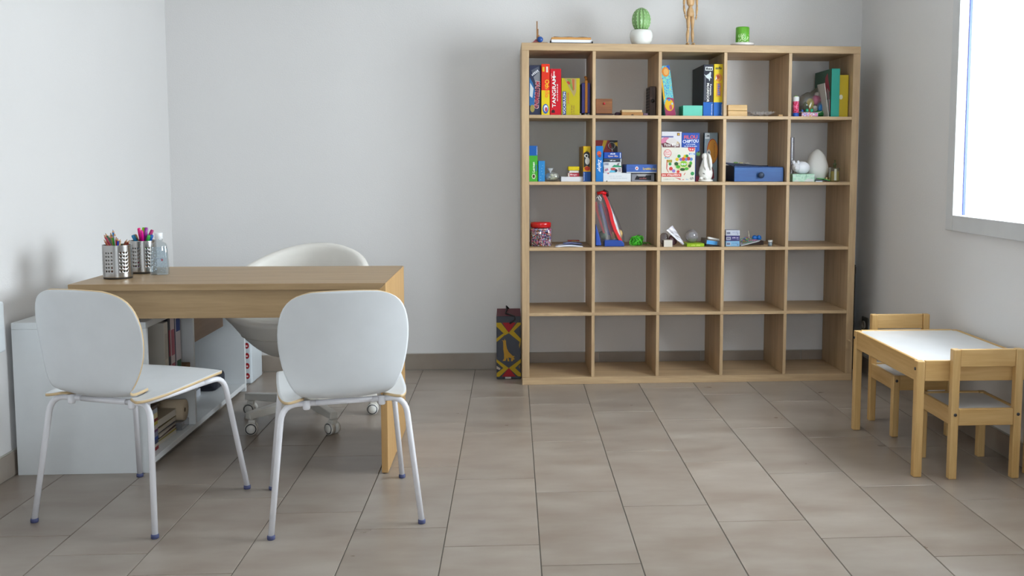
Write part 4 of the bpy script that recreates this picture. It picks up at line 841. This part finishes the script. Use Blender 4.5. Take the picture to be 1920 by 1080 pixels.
q = MB(); q.box(0, .315, 0, .058, 0, .020); q.build('sheet', mat('#8a6848', .7), o)
mc = ['#cfc9be', '#b8b2a4', '#d8d4cc', '#a89c88', '#c8c0b0', '#5a5248', '#d4cec4', '#9a8c74', '#c4bcae', '#c0b49c']
z = .0455
names = ['bottom', 'second', 'third', 'fourth', 'fifth', 'sixth', 'top']
for k in range(7):
    th = [.018, .010, .014, .008, .02, .006, .03, .01, .034, .022][k]
    o = thing('magazine', names[k]+' magazine of the slanting pile in the lower cabinet cube', 'magazine', cab(w_-.315, .20+.008*(k % 3), z), R(2*(k % 3)-2), 'pile of magazines in the cabinet')
    q = MB(); q.box(0, .27, 0, .21, 0, th-.001); q.build('pages', mat(mc[k], .7), o, bevel=.0008, seg=1)
    q = MB(); q.box(-.001, .272, -.001, .211, th-.001, th-.0002); q.build('cover', mat(['#b8a84a', '#5a3a2a', '#c8c4bc', '#3a3c4c', '#a8986a', '#2a2420', '#b8a890', '#c86a3a', '#d0ccc4', '#5c1c22'][k], .5), o)
    z += th
cols2 = ['#8c1c24', '#c8c0b4', '#3a4668', '#2c4a9a', '#8a8ca0', '#6a3c6a', '#c0b8b0', '#b0a440', '#741c20', '#c8bc90', '#9ca0a8', '#4c3c34']
z = .0455
for k in range(12):
    th = [.014, .012, .016, .012, .020, .010, .018, .014, .012, .022, .018, .014][k]
    o = thing('book', '%s book of the front pile in the lower cabinet cube, counted upward' % ['first','second','third','fourth','fifth','sixth','seventh','eighth','ninth','tenth','eleventh','twelfth'][k], 'book', cab(w_-.235, .026, z), 0, 'pile of books in the cabinet')
    q = MB(); q.box(0, .2, 0, .15, 0, th-.0015); q.build('pages', mat('#cfcbc4', .7), o)
    q = MB(); q.box(.2003, .203, 0, .15, 0, th-.0012); q.box(-.001, .203, -.001, .151, th-.0015, th-.0002); q.build('cover', mat(cols2[k], .5), o)
    z += th
o = thing('paper_roll', 'cream paper roll lying in the lower cabinet cube', 'paper roll', cab(w_-.215, .477, .1255))
q = MB(); q.lathe([(.010, 0), (.045, 0), (.045, .19), (.010, .19)], 28, T=Matrix.Rotation(R(90), 4, 'Y'), close=False); q.lathe([(.010, 0), (.010, .19)], 16, T=Matrix.Rotation(R(90), 4, 'Y'), close=False, mi=1); q.build('roll', [mat('#d4c2a8', .8), mat('#6a5844', .8)], o)
o = thing('storage_tub', 'clear plastic tub under the paper roll in the cabinet', 'tub', cab(w_-.225, .432, .0455))
q = MB(); q.box(0, .2, 0, .095, 0, .034); q.build('tub', clear('#dcdce0', .2, .1, .8), o, bevel=.004)
o = thing('carrying_case', 'black padded case lying at the far end of the cabinet', 'case', cab(w_-.42, d_-.21, .0455))
q = MB(); q.box(0, .33, 0, .16, 0, .085); q.build('shell', mat('#1c1e2c', .45), o, bevel=.025, seg=4)
q = MB(); q.box(.03, .30, -.001, .001, .04, .044); q.build('zipper', mat('#3c3e4c', .4), o)
o = thing('carton_box', 'flat white box lying in front of the black case in the cabinet', 'box', cab(w_-.30, .86, .0455), R(0))
q = MB(); q.box(0, .15, 0, .22, 0, .035); q.build('carton', mat('#d4dae4', .5), o, bevel=.001)
# patterned pack beyond the cabinet
o = thing('patterned_pack', 'white pack printed with red circles on the floor behind the cabinet', 'pack', (-1.62, .10, 0))
q = MB(); q.box(0, .165, 0, .22, 0, .30); q.build('wrapper', mat('#d8e0e6', .3), o, bevel=.012, seg=3)
for j, z in enumerate((.045, .10, .155, .21)):
    for i in range(3): 
        decal(o, ell(.025+.058*i, z+.012*(i % 2), .012, .016), '#b8242c', -.0008); fine_print(o, [1], .025+.058*i, z+.012*(i % 2), .012, .012, '#ecdcdc', -.0012)
        decal(o, rect(.045+.058*i, .055+.058*i, z-.016, z+.012), '#4a7884', -.0006) if i < 2 else None
# white appliance on the left wall
o = thing('wall_heater', 'white wall-mounted panel with rounded corners at the left picture edge', 'heater', (XL, -1.80, .49))
q = MB(); q.box(0, .028, -.30, .345, 0, .19); q.build('cover', mat('#e4eaee', .35), o, bevel=.010, seg=3)
q = MB(); q.box(0.0285, .0295, .30, .302, .14, .17); q.build('slot', mat('#50585c', .5), o)

# ------------------------------------------------------------------ plywood chairs
EDGE = mat('#d9bd92', .5)
SHELLM = mat('#dfe2e5', .36)
LEGM = mat('#eeedf2', .28, coat=.2)
def make_chair(label):
    t = thing('dining_chair', label, 'chair', group='white plywood chairs at the desk')
    def solid(q, nm):
        o = q.build(nm, [SHELLM, EDGE], t)
        ss = o.modifiers.new('sub', 'SUBSURF'); ss.levels = ss.render_levels = 1
        sd = o.modifiers.new('sol', 'SOLIDIFY'); sd.thickness = .009; sd.offset = 0; sd.material_offset_rim = 1
        return o
    # seat: full width plate with two free corner tabs at the rear
    def zs(x, y):
        f = max(0, (y-.12)/.09); rr = max(0, (-.14-y)/.10)
        return .444+.064*y-.014*f*f+.012*rr*abs(x)/.2
    xs_w = [.205, .19, .17, .15, .13]
    def hw(y):
        if y > .15: return .212-.055*((y-.15)/.06)**2
        if y < .0: return .212-.004*min(1, -y/.125)
        return .212
    q = MB(); rows = []
    ys = [.212, .205, .19, .16, .12, .06, 0, -.06, -.10, -.125]
    for y in ys:
        h_ = hw(y); w0 = .131/.208; wn = [w0+(1-w0)*t_ for t_ in (0, .25, .5, .75, 1)]; fr = [-v for v in wn[::-1]]+[w0*t_ for t_ in (-.75, -.5, -.25, 0, .25, .5, .75)]+wn
        rows.append([(f*h_, y-.012*(f*f if y > .18 else 0), zs(f*h_, y)) for f in fr])
    q.grid(list(reversed(rows)))
    for s_ in (-1, 1):
        rw = []
        for k, y in enumerate((-.125, -.147, -.169, -.191, -.212)):
            inn = (.131, .127, .126, .128, .133)[k]; out = (.208, .2055, .201, .194, .181)[k]; yo = (-.125, -.155, -.186, -.216, -.240)[k]
            zi = (.4360, .4325, .4305, .4315, .438)[k]; zo = (.4362, .4355, .434, .432, .433)[k]
            fr = [0, .25, .5, .75, 1]
            rw.append([(s_*(inn+(out-inn)*f), y+(yo-y)*f, zi+(zo-zi)*f-(.002 if k else 0)*math.sin(f*math.pi)) for f in (fr if s_ < 0 else fr[::-1])])
        q.grid(rw)
    q.weld(); solid(q, 'seat')
    # backrest
    prof = [(-.120, .4363, .131), (-.150, .433, .130), (-.180, .431, .131), (-.205, .434, .135), (-.222, .446, .142), (-.231, .464, .154), (-.237, .484, .169), (-.244, .522, .186), (-.252, .575, .199), (-.260, .630, .205), (-.268, .680, .204), (-.276, .725, .194), (-.282, .757, .176), (-.286, .778, .148), (-.2885, .790, .105)]
    rows = []
    fr = [-1, -.94, -.85, -.7, -.5, -.25, 0, .25, .5, .7, .85, .94, 1]
    for i, (y, z, h_) in enumerate(prof):
        k = min(1, max(0, (z-.45)/.1)); top = max(0, (z-.75)/.04)
        rows.append([(f*h_, y+.034*k*(f*h_/.2)**2, z+(.004*(1-f*f) if top > .9 else 0)+ (0 if z > .45 else .012*f*f)) for f in fr])
    q = MB(); q.grid(rows); solid(q, 'backrest')
    # tubular frame
    rb = .0098
    def tube_part(nm, pts, rad=.045):
        q = MB(); q.tube(smooth_path(pts, rad), rb, 14); return q.build(nm, LEGM, t)
    for s_ in (-1, 1):
        l1 = tube_part('leg', [(s_*.239, -.246, .010), (s_*.196, -.196, .420), (s_*.09, -.178, .415)], .055)
        l2 = tube_part('leg', [(s_*.236, .244, .010), (s_*.195, .180, .429), (s_*.185, .08, .427)], .055)
        for l_, x, y in ((l1, s_*.239, -.246), (l2, s_*.236, .244)):
            q = MB(); q.lathe([(.0105, 0), (.0125, .002), (.0125, .012), (.0108, .014)], 14, cx=x, cy=y); q.build('rubber_foot', mat('#4a5078', .5), l_)
        tube_part('side_rail', [(s_*.185, .08, .427), (s_*.178, -.05, .422), (s_*.16, -.178, .4175)], .03)
        q = MB(); q.lathe([(.010, .398), (.012, .402), (.012, .428)], 12, cx=s_*.12, cy=-.19); q.build('clip', LEGM, t)
    q = MB(); q.tube([(-.09, -.178, .415), (.09, -.178, .415)], rb, 14); q.build('crossbar', LEGM, t)
    return t
c1 = make_chair('left white plywood chair with grey-white shell, turned towards the desk corner')
c1.location = (-1.330, -1.757, 0); c1.rotation_euler.z = R(-20)
c2 = copy_tree(c1); c2['label'] = 'right white plywood chair whose back covers the desk corner'
c2.location = (-.644, -1.806, 0); c2.rotation_euler.z = R(13.6)

# ------------------------------------------------------------------ white tub office chair
o = thing('office_chair', 'white padded tub swivel chair on castors behind the desk', 'chair', (-1.012, -.640, 0), 0)
LEA = mat('#e9e5de', .42, bump=.25, bscale=260); PLW = mat('#dcd9d2', .3)
q = MB(); back_az = math.pi/2-R(15); OXc = -.045
SEG = 64
def rim(a):
    t = .5+.5*math.cos(a-back_az); return .475+.305*(t**1.0)
rows_o = []
for j in range(17):
    t = j/16; row = []
    for k in range(SEG+1):
        a = 2*math.pi*k/SEG; zr = rim(a); z = .302+(zr-.302)*t
        base = .07+.235*min(1, (max(0, (z-.300)/.20)))**.55+.045*min(1, max(0, (z-.46)/.2))
        up = max(0, (z-.50)/.29); r_ = base-.02*up*up*(.5+.5*math.cos(a-back_az))
        row.append((OXc+r_*math.cos(a), .015+r_*math.sin(a)*.97, z))
    rows_o.append(row)
rows_i = []
for j in range(13):
    t = j/12; row = []
    for k in range(SEG+1):
        a = 2*math.pi*k/SEG; zr = rim(a); z = zr-(zr-.44)*t
        base = .07+.235*min(1, (max(0, (z-.300)/.20)))**.55+.045*min(1, max(0, (z-.46)/.2))
        up = max(0, (z-.50)/.29); r_ = base-.02*up*up*(.5+.5*math.cos(a-back_az))-.05
        row.append((OXc+r_*math.cos(a), .015+r_*math.sin(a)*.97, z))
    rows_i.append(row)
lip = []
for s_ in range(1, 4):
    th = math.pi*s_/4; row = []
    for k in range(SEG+1):
        po, pi_ = Vector(rows_o[-1][k]), Vector(rows_i[0][k]); m_ = (po+pi_)/2; hh = (po-pi_)/2
        p = m_+hh*math.cos(th); p.z = m_.z+.022*math.sin(th); row.append(tuple(p))
    lip.append(row)
q.grid(rows_o+lip+rows_i); q.build('tub', LEA, o)
q = MB(); q.ball((OXc, .015, .475), .245, .238, .055, 40); 
q.build('seat_cushion', LEA, o)
q = MB(); q.tube([(OXc+.238*math.cos(a*.1309), .015+.238*.97*math.sin(a*.1309), .408) for a in range(48)], .0035, 6, closed=True); q.build('piping', mat('#cfcac0', .5), o)
q = MB(); q.lathe([(.10, .286), (.11, .292), (.10, .304)], 24); q.lathe([(.028, .11), (.028, .288)], 18); q.build('column', PLW, o)
q = MB(); q.lathe([(.05, .072), (.055, .078), (.05, .115), (.032, .122)], 24); q.build('hub', PLW, o)
for k, dg in enumerate((232, 154+5, 303, 15, 88)):
    a = R(dg); T = Matrix.Rotation(a, 4, 'Z')
    q = MB(); q.add([(.03,-.026,.075),(.325,-.018,.070),(.325,.018,.070),(.03,.026,.075),(.03,-.024,.118),(.325,-.016,.100),(.325,.016,.100),(.03,.024,.118)], [(0,3,2,1),(4,5,6,7),(0,1,5,4),(1,2,6,5),(2,3,7,6),(3,0,4,7)], T=T)
    arm = q.build('base_arm', PLW, o, bevel=.004)
    cx_, cy_ = .305*math.cos(a), .305*math.sin(a); ca = R(rnd.uniform(-15, 15))+R([70, 70, 20, 60, 80][k])
    T2 = Matrix.Translation((cx_, cy_, 0)) @ Matrix.Rotation(ca-R(70), 4, 'Z') 
    q = MB(); q.box(-.012, .018, -.014, .014, .030, .066, T=T2); q.tube([(cx_, cy_, .05), (cx_, cy_, .074)], .008)
    cst = q.build('castor', PLW, o, bevel=.003)
    for s_ in (-1, 1):
        q = MB(); Tw = T2 @ Matrix.Translation((0, s_*.0145, .0275)) @ Matrix.Rotation(R(90), 4, 'X')
        q.lathe([(.0270, -.009), (.0275, -.004), (.0275, .009)] if s_ > 0 else [(.0275, -.009), (.0275, .004), (.0270, .009)], 24, 0, T=Tw)
        z_ = -.0094 if s_ > 0 else .0094
        q.lathe([(.0225, z_), (.0235, z_*1.02)] if True else [], 24, 1, T=Tw)
        q.lathe([(.020, z_*1.02), (.019, z_*1.3), (.002, z_*1.4)], 24, 2, T=Tw)
        q.build('wheel', [PLW, mat('#2a3048', .5), mat('#e6e4de', .3)], cst)

# ------------------------------------------------------------------ children's table and chairs
PN = lambda ax: wood('#d9b57c', '#c39a5e', ax, 20, .45)
PX_, PY_, PZ_ = PN('x'), PN('y'), PN('z')
WT = mat('#e2e3e4', .22)
def post(x, y, z0, z1, t, nm, s=.03):
    q = MB(); c = .006; h_ = s/2
    q.lathe([(h_*1.0, z0), (h_*1.0, z1)], 4, smooth=False); q.v = []; q.f = []; q.m = []; q.sm = []
    q.box(x-h_, x+h_, y-h_, y+h_, z0, z1); return q.build(nm, PZ_, t, bevel=.004)
def screw(q_parent, x, y, z, ax):
    T = Matrix.Translation((x, y, z)) @ (Matrix.Rotation(R(90), 4, 'X') if ax == 'y' else Matrix.Rotation(R(-90), 4, 'Y'))
    q = MB(); q.lathe([(.006, -.001), (.0062, .0015), (.003, .003)], 12, T=T); return q.build('screw', mat('#4c4c50', .35, .7), q_parent)
TX0, TX1, TY0, TY1, TZt = 1.476, 1.952, -1.622, -.935, .452
t = thing('kids_table', "low pine children's table with a white top beside the right wall", 'table', (TX0, TY0, 0))
w_, d_ = TX1-TX0, TY1-TY0; s = .032
lg = [post(x, y, 0, TZt-.002, t, 'leg', s) for x, y in ((s/2, s/2), (s/2, d_-s/2), (w_-s/2, s/2), (w_-s/2, d_-s/2))]
for x in (0.002, w_-.016): q = MB(); q.box(x, x+.014, s, d_-s, TZt-.080, TZt); q.build('side_rail', PY_, t, bevel=.003)
for y in (0.002, d_-.016): q = MB(); q.box(s, w_-s, y, y+.014, TZt-.080, TZt); q.build('end_rail', PX_, t, bevel=.003)
q = MB(); q.box(.0162, w_-.0162, .0162, d_-.0162, TZt-.012, TZt-.0035); q.build('table_top', WT, t)
screw(lg[0], -.001, s*.5, TZt-.033, 'x'); screw(lg[1], -.001, d_-s*.5, TZt-.033, 'x')
def kids_chair(label):
    t = thing('kids_chair', label, 'chair', group="children's pine chairs")
    W_, D_ = .275, .30; s = .030
    rear = [post(x, s/2, 0, .50, t, 'rear_post', s) for x in (s/2, W_-s/2)]
    fr = [post(x, D_-s/2, 0, .272, t, 'front_leg', s) for x in (s/2, W_-s/2)]
    q = MB(); q.box(s+.0003, W_-s-.0003, .004, .020, .432, .4995); q.build('back_rail', PX_, t, bevel=.003)
    q = MB(); q.box(s+.0003, W_-s-.0003, .004, .020, .207, .272); q.build('seat_rail', PX_, t, bevel=.003)
    q = MB(); q.box(s+.0003, W_-s-.0003, D_-.020, D_-.004, .207, .272); q.build('seat_rail', PX_, t, bevel=.003)
    for x in (.003, W_-.017): q = MB(); q.box(x, x+.014, s, D_-s, .207, .272); q.build('side_rail', PY_, t, bevel=.003)
    q = MB(); q.box(.0172, W_-.0172, .0205, D_-.0205, .258, .266); q.build('seat', WT, t)
    for r_ in rear: 
        x = s*.5 if r_ is rear[0] else W_-s*.5
        screw(r_, x, -.001, .250, 'y'); 
    for r_ in fr:
        x = s*.5 if r_ is fr[0] else W_-s*.5
        screw(r_, x, D_+.001, .250, 'y')
    return t
k1 = kids_chair("near child's pine chair with its back to the viewer"); k1.location = (1.600, -1.655, 0)
k2 = copy_tree(k1); k2['label'] = "far child's pine chair beyond the low table, facing the viewer"
k2.location = (1.875+.005, -.785, 0); k2.rotation_euler.z = R(180)

# ------------------------------------------------------------------ on the desk
STEEL = mat('#b4b2b0', .22, 1.0)
def steel_cup(label, x, y, rad, hh):
    t = thing('pencil_cup', label, 'pencil cup', (x, y, DZ), 0, 'perforated steel cups on the desk')
    n_ = 144; rows = 54; vs = []; fs = []
    for j in range(rows):
        for k in range(n_):
            a = 2*math.pi*k/n_; vs.append((rad*math.cos(a), rad*math.sin(a), .006+(hh-.006)*j/(rows-1)))
    for j in range(rows-1):
        for k in range(n_):
            kk, jj = k % 24, (j-9) % 6
            a = j*n_+k; b = j*n_+(k+1) % n_; q4 = (a, b, b+n_, a+n_)
            if 9 <= j < 45 and jj < 3 and kk < 13 and kk % 5 < 3:      # round-ish 3x3 hole with cut corners
                c_ = (kk % 5, jj)
                if c_ == (0, 0): fs.append((a, b, a+n_))
                elif c_ == (2, 0): fs.append((a, b, b+n_))
                elif c_ == (0, 2): fs.append((a, b+n_, a+n_))
                elif c_ == (2, 2): fs.append((b, b+n_, a+n_))
                continue
            fs.append(q4)
    q = MB(); q.add(vs, fs, 0, True); w = q.build('cup_wall', STEEL, t); sd = w.modifiers.new('s', 'SOLIDIFY'); sd.thickness = .0012
    q = MB(); q.lathe([(rad-.002, .0005), (rad-.0015, .006)], 40); q.build('cup_base', mat('#26221f', .5), t)
    return t
P1 = (-1.594, -1.262); P2 = (-1.565, -1.075)
steel_cup('front perforated steel cup holding coloured pencils', P1[0], P1[1], .054, .132)
steel_cup('rear perforated steel cup holding coloured felt pens', P2[0], P2[1], .051, .134)
def pencil(nm, label, cup, rad, ang, off, L, col, tip, felt=False, group=None):
    # foot inside the cup opposite to the top
    cx_, cy_ = cup; top = Vector((cx_+off*math.cos(ang), cy_+off*math.sin(ang), 0)); bot = Vector((cx_-off*.75*math.cos(ang), cy_-off*.75*math.sin(ang), 0))
    hor = (top-bot).length; zz = math.sqrt(max(.001, L*L-hor*hor)); d = (top-bot)+Vector((0, 0, zz)); d.normalize()
    t = thing(nm, label, 'pencil' if not felt else 'pen', (bot.x, bot.y, DZ+.0105), 0, group)
    t.rotation_euler = d.to_track_quat('Z', 'Y').to_euler()
    q = MB()
    if felt:
        q.lathe([(rad, 0), (rad, L*.66)], 12); q.build('barrel', mat(col, .35), t)
        q = MB(); q.lathe([(rad*1.12, L*.66), (rad*1.12, L*.97), (rad*.8, L)], 12); q.build('cap', mat(col, .25), t)
    else:
        q.lathe([(rad, 0), (rad, L-.012)], 6, smooth=False); q.build('barrel', mat(col, .35), t)
        q = MB(); q.lathe([(rad, L-.012), (rad*.35, L-.004)], 10); q.build('sharpened_wood', mat('#c99a76', .6), t)
        q = MB(); q.lathe([(rad*.35, L-.004), (.0003, L)], 8); q.build('lead', mat(tip, .5), t)
GP1, GP2 = 'coloured pencils in the front steel cup', 'felt pens in the rear steel cup'
pcs = [('dark green', '#23543c'), ('pink', '#b4485a'), ('grey', '#5a5a58'), ('terracotta', '#a84a2c'), ('orange', '#c8642c'), ('olive', '#5c7a34'), ('grass green', '#3c9a34'), ('bright blue', '#1f78c0'), ('white', '#e0dcd8'), ('crimson', '#a02234'), ('ultramarine', '#2448b8'), ('cream', '#d0b08c'), ('brown', '#7a4230'), ('maroon', '#842418')]
angs = [172, 190, 150, 205, 235, 120, 250, 262, 275, 290, 300, 320, 345, 15]
for i, ((nm, c), a) in enumerate(zip(pcs, angs)):
    L = .176-.004*(i % 4) + (.024 if nm == 'bright blue' else 0) + (.008 if i < 3 else 0)
    pencil('pencil', nm+' coloured pencil standing in the front steel cup', P1, .0046, R(a), .026+.022*(a < 220 or a > 330)*.9, L-(.012 if i > 8 else 0), c, c, group=GP1)
fcs = [('lime green', '#7cc020'), ('orange', '#e8801c'), ('bright pink', '#e01878'), ('magenta', '#d8188c'), ('purple', '#9a2a98'), ('raspberry', '#a82068'), ('dark teal', '#1c5a5c'), ('green', '#3cab4a'), ('royal blue', '#1c5cb0'), ('forest green', '#1f6a3c'), ('sky blue', '#2c86b8'), ('brown', '#8a5a34'), ('lavender', '#8a7cb8')]
fang = [95, 125, 250, 285, 60, 30, 175, 330, 5, 190, 215, 160, 75]
for i, ((nm, c), a) in enumerate(zip(fcs, fang)):
    L = .178 if i < 6 else .160
    pencil('felt_pen', nm+' felt pen standing in the rear steel cup', P2, .0062, R(a), .020+.018*(i % 2 or i > 5), L, c, c, True, GP2)
# gel bottle
o = thing('gel_bottle', 'clear hand gel bottle with white cap at the back of the desk', 'bottle', (-1.474, -1.150, DZ), R(8))
def oval(w1, d1, z, n_=28): return [(w1*(abs(math.cos(a))**.6)*(1 if math.cos(a) > 0 else -1), d1*(abs(math.sin(a))**.6)*(1 if math.sin(a) > 0 else -1), z) for a in [2*math.pi*k/n_ for k in range(n_+1)]]
q = MB(); q.grid([oval(.034, .019, .001), oval(.0365, .021, .004), oval(.036, .021, .03), oval(.033, .0195, .09), oval(.0305, .019, .115), oval(.026, .017, .127), oval(.014, .013, .134), oval(.0125, .0125, .146)]); q.add(oval(.034, .019, .001)[:-1], [tuple(reversed(range(28)))]); q.build('bottle_body', clear('#f2f6f8', .2, .04), o)
q = MB(); q.grid([oval(.031, .016, .004), oval(.033, .018, .03), oval(.030, .0165, .09), oval(.027, .015, .112)]); q.add(oval(.031, .016, .004)[:-1], [tuple(reversed(range(28)))]); q.add(oval(.027, .015, .112)[:-1], [tuple(range(28))]); q.build('gel', clear('#eef4f8', .08, .2, .86), o)
for k in range(22):
    pass
q = MB()
for k in range(60): q.ball((rnd.uniform(-.024, .024), rnd.uniform(-.012, .012), rnd.uniform(.01, .105)), .0012+.001*rnd.random(), seg=6)
t = q.build('air_bubbles', mat('#f2f6f8', .2), o); t['kind'] = 'stuff'
q = MB(); q.lathe([(.0145, .146), (.0155, .147), (.0155, .168), (.014, .170)], 24); q.build('cap', mat('#eceef0', .35), o)
fine_print(o, [4, 3], .002, .068, .03, .006, '#9aa4b4', -.0215, 0)
decal(o, ell(.014, .062, .004, .005), '#c86a7c', -.0212)
